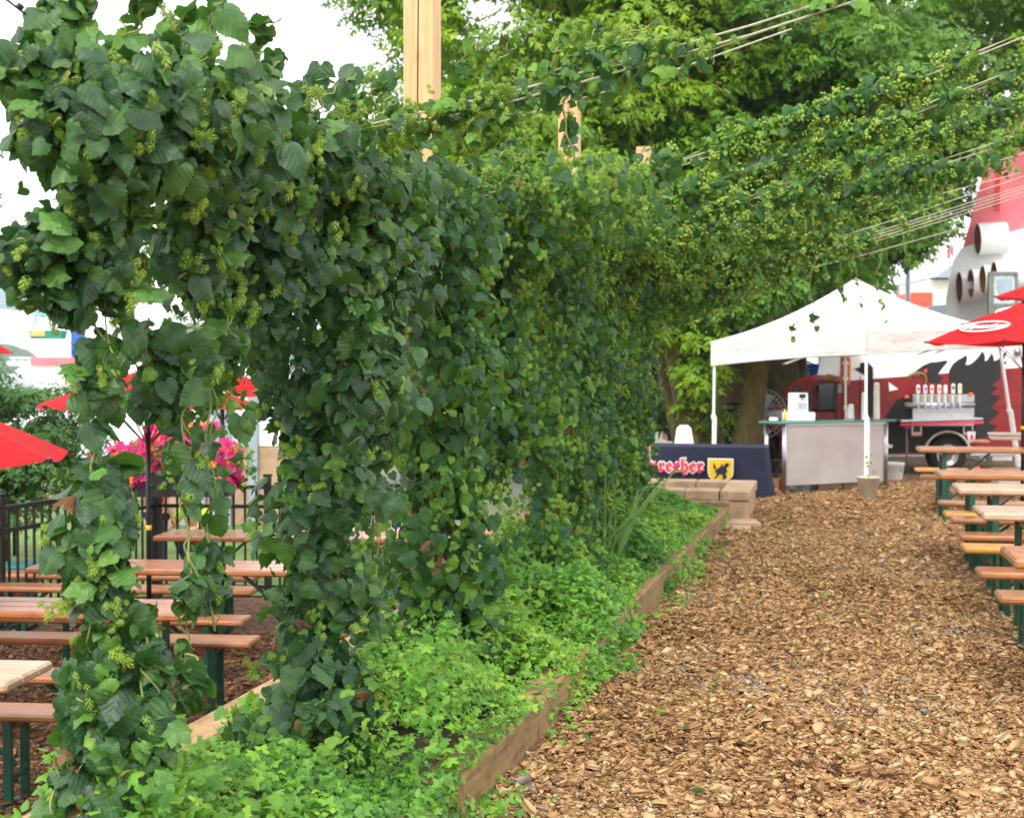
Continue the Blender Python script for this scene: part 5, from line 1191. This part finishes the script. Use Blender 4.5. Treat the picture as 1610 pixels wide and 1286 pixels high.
hop_vine('shaded dark hop vine behind the broad column, left of the tall split post', [
    (ridge(5.0, 5.8, 2.2), .27, .28, 560, 0), (col(5.35, 1.25, 2.2), .12, .30, 640, 0), (col(5.3, .15, 1.2), .09, .10, 90, 14)], G1, cones=110, seed=7, size=(.045, .10))
hop_vine('hop vine wrapped round the tall split pine post', [
    (ridge(5.8, 6.7, 2.2), .27, .28, 560, 0), (col(6.2, .15, 2.2, .06), .22, .3, 1500, 0)], G1, cones=110, seed=8, size=(.045, .10), pal='hopfar', young=.26, dry=.01, ndry=12)
K = [(7.15, 1.15, 'hop vine right of the tall split post above a small gap with orange wood behind', 9),
     (7.9, .2, 'hop vine column with dried brown leaves halfway along the hedge', 10),
     (8.7, .1, 'hop column standing left of the middle pine post', 11),
     (9.5, .2, 'hop vine hanging from the foot of the middle pine post', 12),
     (10.4, .1, 'hop vine just right of the middle pine post', 13),
     (11.1, .1, 'hop vine halfway between middle and smallest post tops', 14),
     (11.9, .1, 'hop vine left of the smallest post top', 15),
     (12.6, .1, 'last hop vine of the row, before the navy covered table', 16)]
for i, (Y, zb, lab, sd_) in enumerate(K):
    n = 1000
    hop_vine(lab, [(ridge(Y-.5, Y+.5, 2.22+.02*i), .30, .30, 700, 0), ([(X0+.2*(0 < i < 6), Y, zb), (X0+.14*(0 < i < 6), Y+.05, 1.1), (X0+.05, Y, 1.6), (X0, Y, 2.2)], .2 if i < 6 else .16, .30 if i < 6 else .23, n, 0), ([(X0+.1-.1*(i > 5), Y+.42-.2*(i > 6), zb+.5), (X0, Y+.42, 2.1)], .14, .27, 420, 0)],
             G1, cones=300, hd=i < 3, conesz=.03, seed=sd_, size=(.04, .095), young=.45, dry=.015, pal='hopfar', ndry=14)
# --- twines fanning up to the right over the path, each with its own vine
def strend(Y0, h0, px, py):
    s = W(SA*Y0+CA*X0, -SA*X0+CA*Y0, h0); cx0 = CA*X0+SA*Y0; d0 = -SA*X0+CA*Y0; q = (px-805)/F
    t = (q*d0-cx0)/(CA+q*SA); d = d0-SA*t
    return Vector((X0, Y0, h0)), Vector((X0+t, Y0, EYE-(py-HZ)*d/F))
STR = [ # Y, h0, target px,py, extend, twines, leaves, clumps, span, radius, label fragment
 (4.6, 2.36, 1340, 0, 1.25, 2, 380, 11, (.05, 1.0), .095, 'topmost twine from the hedge out of the top edge'),
 (5.7, 2.56, 980, 128, 1.7, 1, 110, 5, (.12, .6), .10, 'twine passing just right of the tall split post'),
 (8.5, 2.56, 1610, 60, 1.1, 2, 620, 18, (.0, 1.0), .12, 'twine rising to the right edge below the top corner'),
 (9.5, 2.54, 1610, 112, 1.1, 2, 400, 14, (.0, 1.0), .10, 'bare white double twine over the dark tree'),
 (10.4, 2.5, 1610, 165, 1.1, 1, 560, 14, (.0, 1.0), .17, 'twine with a heavy clump of hops at the right edge'),
 (11.2, 2.48, 1610, 216, 1.1, 2, 460, 13, (.0, 1.0), .15, 'twine reaching the right edge above the pink tower top'),
 (12.0, 2.5, 1610, 240, 1.1, 1, 560, 14, (.0, .85), .17, 'twine inside the yellow green hop canopy over the path'),
 (12.8, 2.55, 1542, 288, 1.1, 1, 520, 13, (.0, .8), .17, 'twine ending left of the pink tower'),
 (13.5, 2.32, 1417, 337, 1.5, 1, 520, 12, (.0, .5), .2, 'twine over the white tent peak'),
 (14.4, 2.3, 1508, 337, 1.2, 4, 460, 14, (.0, .7), .14, 'bundle of four twines low over the white tent'),
 (15.4, 2.35, 1508, 360, 1.0, 1, 560, 12, (.0, .5), .2, 'lowest twine furthest back above the tent')]
for i, (Y0, h0, px, py, ext, nt_, nl, ncl, (sa, sb), rad, lab) in enumerate(STR):
    rs = np.random.RandomState(50+i); a, e = strend(Y0, h0, px, py); e = a+(e-a)*ext
    t = thing('twine', 'pale '+lab, 'twine', (0, 0, 0), 0, 'twines strung from the hop trellis')
    b = MB()
    for k in range(nt_):
        o1 = Vector((0, rs.uniform(-.04, .04), .03*k)); o2 = Vector((0, rs.uniform(-.06, .06), .032*k))
        p = [a+o1, (a+o1).lerp(e+o2, .33)-Vector((0, 0, .035)), (a+o1).lerp(e+o2, .66)-Vector((0, 0, .035)), e+o2]; b.tube(p, .0038 if Y0 < 8 else .0042, 5)
    b.build('strand', M['twine'], t)
    pts = [a.lerp(e, sa), a.lerp(e, (sa+sb)/2)-Vector((0, 0, .03)), a.lerp(e, sb)]
    st = [(pts, rad*1.1, rad*.6, nl, ncl)]
    if i >= 4: st.append(([a+Vector((0, 0, -.1)), a.lerp(e, .3*sb)-Vector((0, 0, .16)), a.lerp(e, .6*sb)-Vector((0, 0, .02))], rad*1.35, rad*.7, nl, 0))
    for k in range(5):
        c0 = a.lerp(e, rs.uniform(.1, .95)*sb); up_ = Vector((rs.uniform(-.1, .3), 0, rs.uniform(.08, .2))); st.append(([c0, c0+up_*.6, c0+up_+Vector((.1, 0, -.03))], .03, .02, 9, 0))
    if i in (7, 8, 9):
        for k in range(3): c0 = a.lerp(e, (.55, .75, .9)[k]*sb); L_ = rs.uniform(.5, .9); st.append(([c0, c0-Vector((.05, 0, L_*.5)), c0-Vector((-.03, 0, L_))], .012, .008, 7, 0))
    for k in range(5 if i >= 4 else 1):
        c0 = a.lerp(e, rs.uniform(.15, .8)*sb); st.append(([c0, c0-Vector((rs.uniform(-.1, .1), 0, rs.uniform(.2, .4)))], .025, .02, 10, 0))
    hop_vine('hop vine climbing along the '+lab, st, 'hop vines climbing out along the twines', hd=i < 2, cones=int(nl*(.5 if i < 4 else .62)), conesz=.024 if i < 2 else .027, seed=70+i,
             size=(.04, .08 if i < 2 else .10), young=.55, dens=1.45, dry=.01, pal='hopfar', nb=1)
# yellow-green shoulder of hops between hedge top and the twines
for i, (Ya, Yb, lab) in enumerate(((6.6, 8.6, 'yellow green hop vine heaped on the hedge top between the two nearer posts'), (8.8, 11.0, 'hop vine sprawling over the hedge top around the middle post'), (11.2, 14.6, 'hop vine sprawling over the hedge top before the smallest post'))):
    hop_vine(lab, [([(X0+.1, Ya, 2.42), (X0+.15, (Ya+Yb)/2, 2.5), (X0+.1, Yb, 2.55)], .2, .26, 900, 0), ([(X0+.5, Ya+.3, 2.5), (X0+.55, Yb-.1, 2.6)], .2, .26, 700, 20)],
             G1, cones=520, dens=1.2, hd=i == 0, conesz=.028, seed=90+i, size=(.04, .085), young=.5, pal='hopfar', nb=1)

# ================================================================== GROUND COVER in the bed
n = 44000; rs = np.random.RandomState(31)
y = 2.6+11.6*rs.rand(n)**.9; u = rs.rand(n); ex = EX(y); x = -2.2+(ex+2.2+.015-.07*np.clip((y-7)/2, 0, 1))*u**.9
hh = .17+.09*np.sin(y*2.3+x*3)+.08*np.sin(y*5.1+1)+.05*np.sin(x*9+y*7); hh = (hh*(1+.45*n3(np.stack([x, y, 0*x], 1)*.7))+np.where(y < 6.5, .12, .30)*np.exp(-((x+1.72)/.22)**2)).clip(.04, .6)
hh = hh*np.where(y > 10.8, .35, 1.0); spill = rs.rand(n) < .10; x = np.where(spill, ex-.06+rs.beta(1, 4, n)*(.08+.10*np.sin(y*2.1)**2)+.03, x); hh = np.where(spill, np.maximum(.03, .17-(x-ex)*1.6), hh*np.clip((ex+.03-x)/.12, .35, 1))
z = np.where(spill, hh*rs.uniform(.2, 1.05, n), .18+hh*rs.uniform(.25, 1.05, n))
P = np.stack([x, y, z], 1)
keep = ~(spill & (y > 8) & (rs.rand(n) < .7)) & ~(spill & (np.sin(y*3.3)+np.sin(y*1.7+2) < -.1)); keep &= (n3(P*1.1+7) > -.75) | (rs.rand(n) < .3); P = P[keep]; n = len(P)
nor = nrm(np.array([.15, -.25, 1.0])+rs.normal(0, .45, (n, 3))); a = rs.rand(n)*6.28
tipv = np.stack([np.cos(a), np.sin(a), -.2+0*a], 1); R = frames(nor, tipv)
sc = rs.uniform(.022, .046, n)*(1+.25*n3(P*.9))*np.clip(.6+.05*P[:, 1], .75, 1.0)
o = scatter('ground_cover', TRI, P, R, sc, np.clip(rs.beta(2, 2, n)+.2*n3(P*.6), 0, 1), M['cover'], smooth=False)
setp(o, 'bright green leafy ground cover filling the raised bed and spilling over its edge', 'ground cover', kind='stuff')
rs = np.random.RandomState(12); q = []
for k in range(110):
    c = np.array([rs.uniform(-2.1, -1.35), 2.9+10.5*rs.rand(), .28]); m = rs.randint(6, 16); hgt = rs.uniform(.1, .34)
    u = rs.rand(m); q.append(c+np.stack([rs.normal(0, .05, m), rs.normal(0, .05, m), u*hgt], 1))
P = np.concatenate(q); n = len(P)
o = scatter('broad_leaf_weeds', HD[:3], P, frames(nrm(np.array([.1, -.35, .8])+rs.normal(0, .4, (n, 3))), rs.normal(size=(n, 3))+np.array([0, 0, -.4])), rs.uniform(.022, .045, n), rs.uniform(.6, .93, n), M['hopfar'], smooth=True)
setp(o, 'taller broad leaved shoots poking out of the fine ground cover in the bed', 'weeds', kind='stuff')
# grass tuft
b = MB(); rs2 = random.Random(5)
for k in range(16):
    a0 = Vector((-1.5+rs2.uniform(-.08, .08), 9.4+rs2.uniform(-.1, .1), .2)); d = Vector((rs2.uniform(.0, .5), rs2.uniform(-.3, .3), 1)); L = rs2.uniform(.5, .9)
    p = [a0, a0+d*L*.5, a0+d*L*.85+Vector((d.x*.15, 0, -.05)), a0+d*L+Vector((d.x*.35, 0, -.16))]; b.tube(p, [.006, .007, .005, .001], 3)
setp(b.build('reed_grass', plain('reed_green', (.16, .30, .07), .6)), 'tall thin reed blades growing out of the bed before the far hops', 'grass')
# sprigs beside the timbers on the chips
P = []; rs = np.random.RandomState(8)
for k in range(26):
    yy = rs.uniform(4.5, 13); q = np.array([EX(yy)+.04+abs(rs.normal(0, .05)), yy, .05]); m = rs.randint(8, 30); P.append(q+rs.normal(0, .06, (m, 3))*np.array([1, 1.4, .4]))
P = np.concatenate(P); P[:, 2] = P[:, 2].clip(.03, .2); n = len(P)
o = scatter('creeping_weed', TRI, P, frames(nrm(np.array([.1, -.2, 1.])+rs.normal(0, .4, (n, 3))), rs.normal(size=(n, 3))), rs.uniform(.02, .034, n), rs.rand(n)*.8, M['cover'])
setp(o, 'small green weeds creeping along the foot of the right timber edge', 'weeds', kind='stuff')

rs = np.random.RandomState(21); n = 34; yy = rs.uniform(4.8, 12, n); xx = EX(yy)+.1+rs.beta(1, 2.5, n)*2.2
P = np.stack([xx, yy, np.full(n, .045)], 1)
for k, nm, mt, lab in ((0, 'fallen_leaves', M['dry'], 'scattered dry brown leaves lying on the wood chips'), (1, 'fresh_fallen_leaves', M['hopfar'], 'few green leaves dropped on the wood chips')):
    q = P[k::2]; m = len(q); setp(scatter(nm, [heart(False, True, .3, .5, 3), heart(False, False, .5, .6, 8)], q, frames(nrm(np.array([0, 0, 1.])+rs.normal(0, .25, (m, 3))), rs.normal(size=(m, 3))), rs.uniform(.025, .05, m), rs.rand(m)*.6+.3, mt), lab, 'leaves', kind='stuff')
# ================================================================== TREES
def crown(name, ells, nclump, nspr, mat, parent, seed, clr=(.5, 1.0), size=.26, avoid=None, tops=1.0):
    rs = np.random.RandomState(seed); C = []
    wts = np.array([e[1][0]*e[1][1]*e[1][2] for e in ells])**.67; wts /= wts.sum()
    for k in range(nclump):
        e = ells[rs.choice(len(ells), p=wts)]; d = nrm(rs.normal(size=(1, 3)))[0]
        r = rs.rand()**.33; c = np.array(e[0])+d*np.array(e[1])*r
        C.append(c)
    C = np.array(C); cr = rs.uniform(*clr, nclump); P = []; O = []; V_ = []
    hue = rs.normal(0, .16, nclump)
    per = nspr//nclump
    for k in range(nclump):
        d = nrm(rs.normal(size=(per, 3))); d[:, 2] = np.abs(d[:, 2])*np.where(rs.rand(per) < .8, 1, -1)
        p = C[k]+d*np.array([1, 1, .62])*cr[k]*rs.uniform(.55, 1.05, (per, 1)); P.append(p); O.append(d); V_.append(np.full(per, hue[k]))
    P = np.concatenate(P); O = np.concatenate(O); n = len(P); H = np.concatenate(V_)
    nor = nrm(O*.6+np.array([0, 0, .7])+rs.normal(0, .4, (n, 3))); tip = O*np.array([1, 1, .3])+np.array([0, 0, -.35])+rs.normal(0, .35, (n, 3))
    o = scatter(name, SPR, P, frames(nor, tip), rs.uniform(.75, 1.25, n)*size, np.clip(.45+H+rs.normal(0, .16, n), 0, 1), mat, parent)
    return C
def trunk(parent, pts, r, mat, branches=(), name='trunk'):
    b = MB(); b.tube(pts, r, 14)
    for p, rr in branches: b.tube(p, rr, 8)
    return b.build(name, mat, parent, True)
def tree(label, group, parts): 
    t = thing('tree', label, 'tree', (0, 0, 0), 0, group); return t
GT = 'big shade trees behind the hops'
# yellow-green tree at left behind the tall post
t = tree('bright yellow green tree behind the tall split post', GT, None)
c0 = W(-.6, 23, 6.4)
CC = crown('crown', [((*W(-.1, 23, 6.9),), (2.45, 2.4, 2.3)), ((*W(.6, 22.6, 4.6),), (2.2, 2, 1.5)), ((*W(-2.2, 23, 4.6),), (1.0, 1.2, .9)), ((*W(1.9, 22.8, 7.2),), (1.7, 1.8, 1.9))], 150, 27000, M['treeL'], t, 1, (.45, .9), .22)
trunk(t, [W(.5, 23.4, -.1), W(.45, 23.3, 2), W(.2, 23.2, 4), W(0, 23, 6.5)], [.26, .2, .17, .08], M['bark'], [([W(.2, 23.2, 3.6), W(CC_[0], CC_[1], CC_[2])] , [.07, .02]) for CC_ in ((-1.5, 23, 5.6), (1.8, 23, 6.2), (-.9, 22.7, 7.5))])
# central tree whose trunk stands by the tent
t = tree('leafy tree whose mossy trunk rises behind the navy covered table and tent', GT, None)
CC = crown('crown', [((*W(4.3, 24.2, 7.2),), (3.0, 2.6, 2.5)), ((*W(3.0, 23.5, 4.9),), (2.0, 1.6, 1.3)), ((*W(4.6, 22.2, 4.0),), (1.9, 1.3, 1.1)), ((*W(3.6, 23.6, 3.3),), (1.3, 1.0, .8))], 170, 30000, M['treeD'], t, 2, (.45, .9), .23)
crown('low_branch', [((*W(3.45, 20.0, 2.72),), (.55, .2, .22)), ((*W(3.0, 20.1, 2.5),), (.35, .2, .3))], 16, 1100, M['treeD'], t, 3, (.15, .32), .2)
trunk(t, [V(1176, 760, 20.2), V(1178, 690, 20.2), V(1182, 640, 20.3), V(1190, 570, 20.4), V(1196, 480, 20.8), V(1215, 380, 22), V(1250, 220, 23)], [.24, .2, .185, .18, .19, .15, .09], M['bark'],
      [([V(1196, 480, 20.8), V(1260, 330, 22.5), V(1330, 130, 23.2)], [.12, .09, .05]), ([V(1196, 470, 20.8), V(1120, 330, 22.5), V(1080, 180, 23)], [.11, .08, .04])])
# right dark tree
t = tree('darkest tree, its ragged right side hanging over the pink topped tower', GT, None)
CC = crown('crown', [((*W(9.3, 29.2, 8.6),), (4.0, 2.6, 2.6)), ((*W(7.0, 28.5, 5.4),), (2.0, 1.7, 1.8)), ((*W(5.6, 24.6, 3.6),), (1.0, 1.1, 1.0)), ((*W(7.5, 24.4, 5.5),), (.7, .9, .5)), ((*W(8.9, 24.6, 6.2),), (1.4, .6, .5))], 150, 25000, M['treeD'], t, 5, (.45, .9), .26)
trunk(t, [W(5.0, 26.3, -.1), W(5.3, 26.2, 2.2), W(6.4, 27, 4.8), W(8.0, 28.8, 8)], [.33, .27, .2, .08], M['barkdark'], [([W(6.4, 27, 4.8), W(9, 28.5, 6.8), W(11, 29, 9)], [.13, .08, .04])])
t = tree('forked mossy tree trunk rising beside the white chair back', GT, None)
crown('crown', [((*W(2.6, 20.2, 1.6),), (.5, .4, .6)), ((*W(2.3, 20.2, 2.6),), (.7, .5, .6)), ((*W(3.0, 20.6, 1.0),), (.35, .3, .5)), ((*W(2.9, 20.8, 3.3),), (.9, .8, .7))], 40, 1500, M['treeL'], t, 7, (.2, .4), .22)
trunk(t, [V(1094, 745, 20.4), V(1086, 690, 20.4), V(1072, 635, 20.5), V(1058, 560, 20.6), V(1040, 430, 21)], [.16, .13, .12, .12, .09], M['bark'], [([V(1080, 745, 20.8), V(1066, 680, 20.8), V(1045, 600, 20.9), V(1035, 500, 21)], [.13, .11, .1, .08]), ([V(1088, 690, 20.4), V(1115, 600, 20.6), V(1130, 520, 20.8)], [.1, .08, .05])])
t = tree('dark trunked tree standing between the mossy trunk and the truck windshield', GT, None)
crown('crown', [((*W(4.6, 25.8, 4.2),), (2.4, 1.2, 1.5)), ((*W(5.0, 25.6, 2.7),), (1.5, .8, .5))], 50, 4200, M['treeD'], t, 9, (.4, .8), .3)
trunk(t, [V(1252, 740, 25), V(1246, 660, 25), V(1228, 590, 25.2), V(1215, 480, 25.4)], [.42, .36, .33, .25], M['barkdark'], [([V(1140, 740, 25), V(1150, 640, 25), V(1156, 560, 25.2), V(1160, 470, 25.5)], [.32, .28, .26, .2])])
# filling trees further behind
t = tree('dim green tree far behind, filling between the bright and the dark crowns', GT, None)
crown('crown', [((*W(3.0, 29, 5.2),), (5.2, 2.2, 4.2)), ((*W(1.8, 28, 2.2),), (3.0, 1.5, 1.6))], 110, 9000, M['treeD'], t, 11, (.7, 1.3), .42)
trunk(t, [W(2.0, 29, -.1), W(2.1, 29, 3), W(2.6, 29, 6)], [.3, .25, .12], M['barkdark'])
t = tree('feathery locust tree behind the lowest red umbrella at far left', None, None)
crown('crown', [((*W(-5.2, 14.0, 1.05),), (1.15, .8, .75)), ((*W(-4.9, 13.8, .55),), (.7, .5, .55)), ((*W(-5.9, 13.5, 1.9),), (.7, .6, .5)), ((*W(-5.6, 13.4, 3.2),), (.45, .5, .4))], 70, 9500, M['fern'], t, 13, (.22, .42), .11)
trunk(t, [W(-5.2, 14.1, LG), W(-5.15, 14.1, .6), W(-5.3, 14, 1.6), W(-5.6, 13.6, 3.2)], [.09, .07, .05, .02], M['bark'])
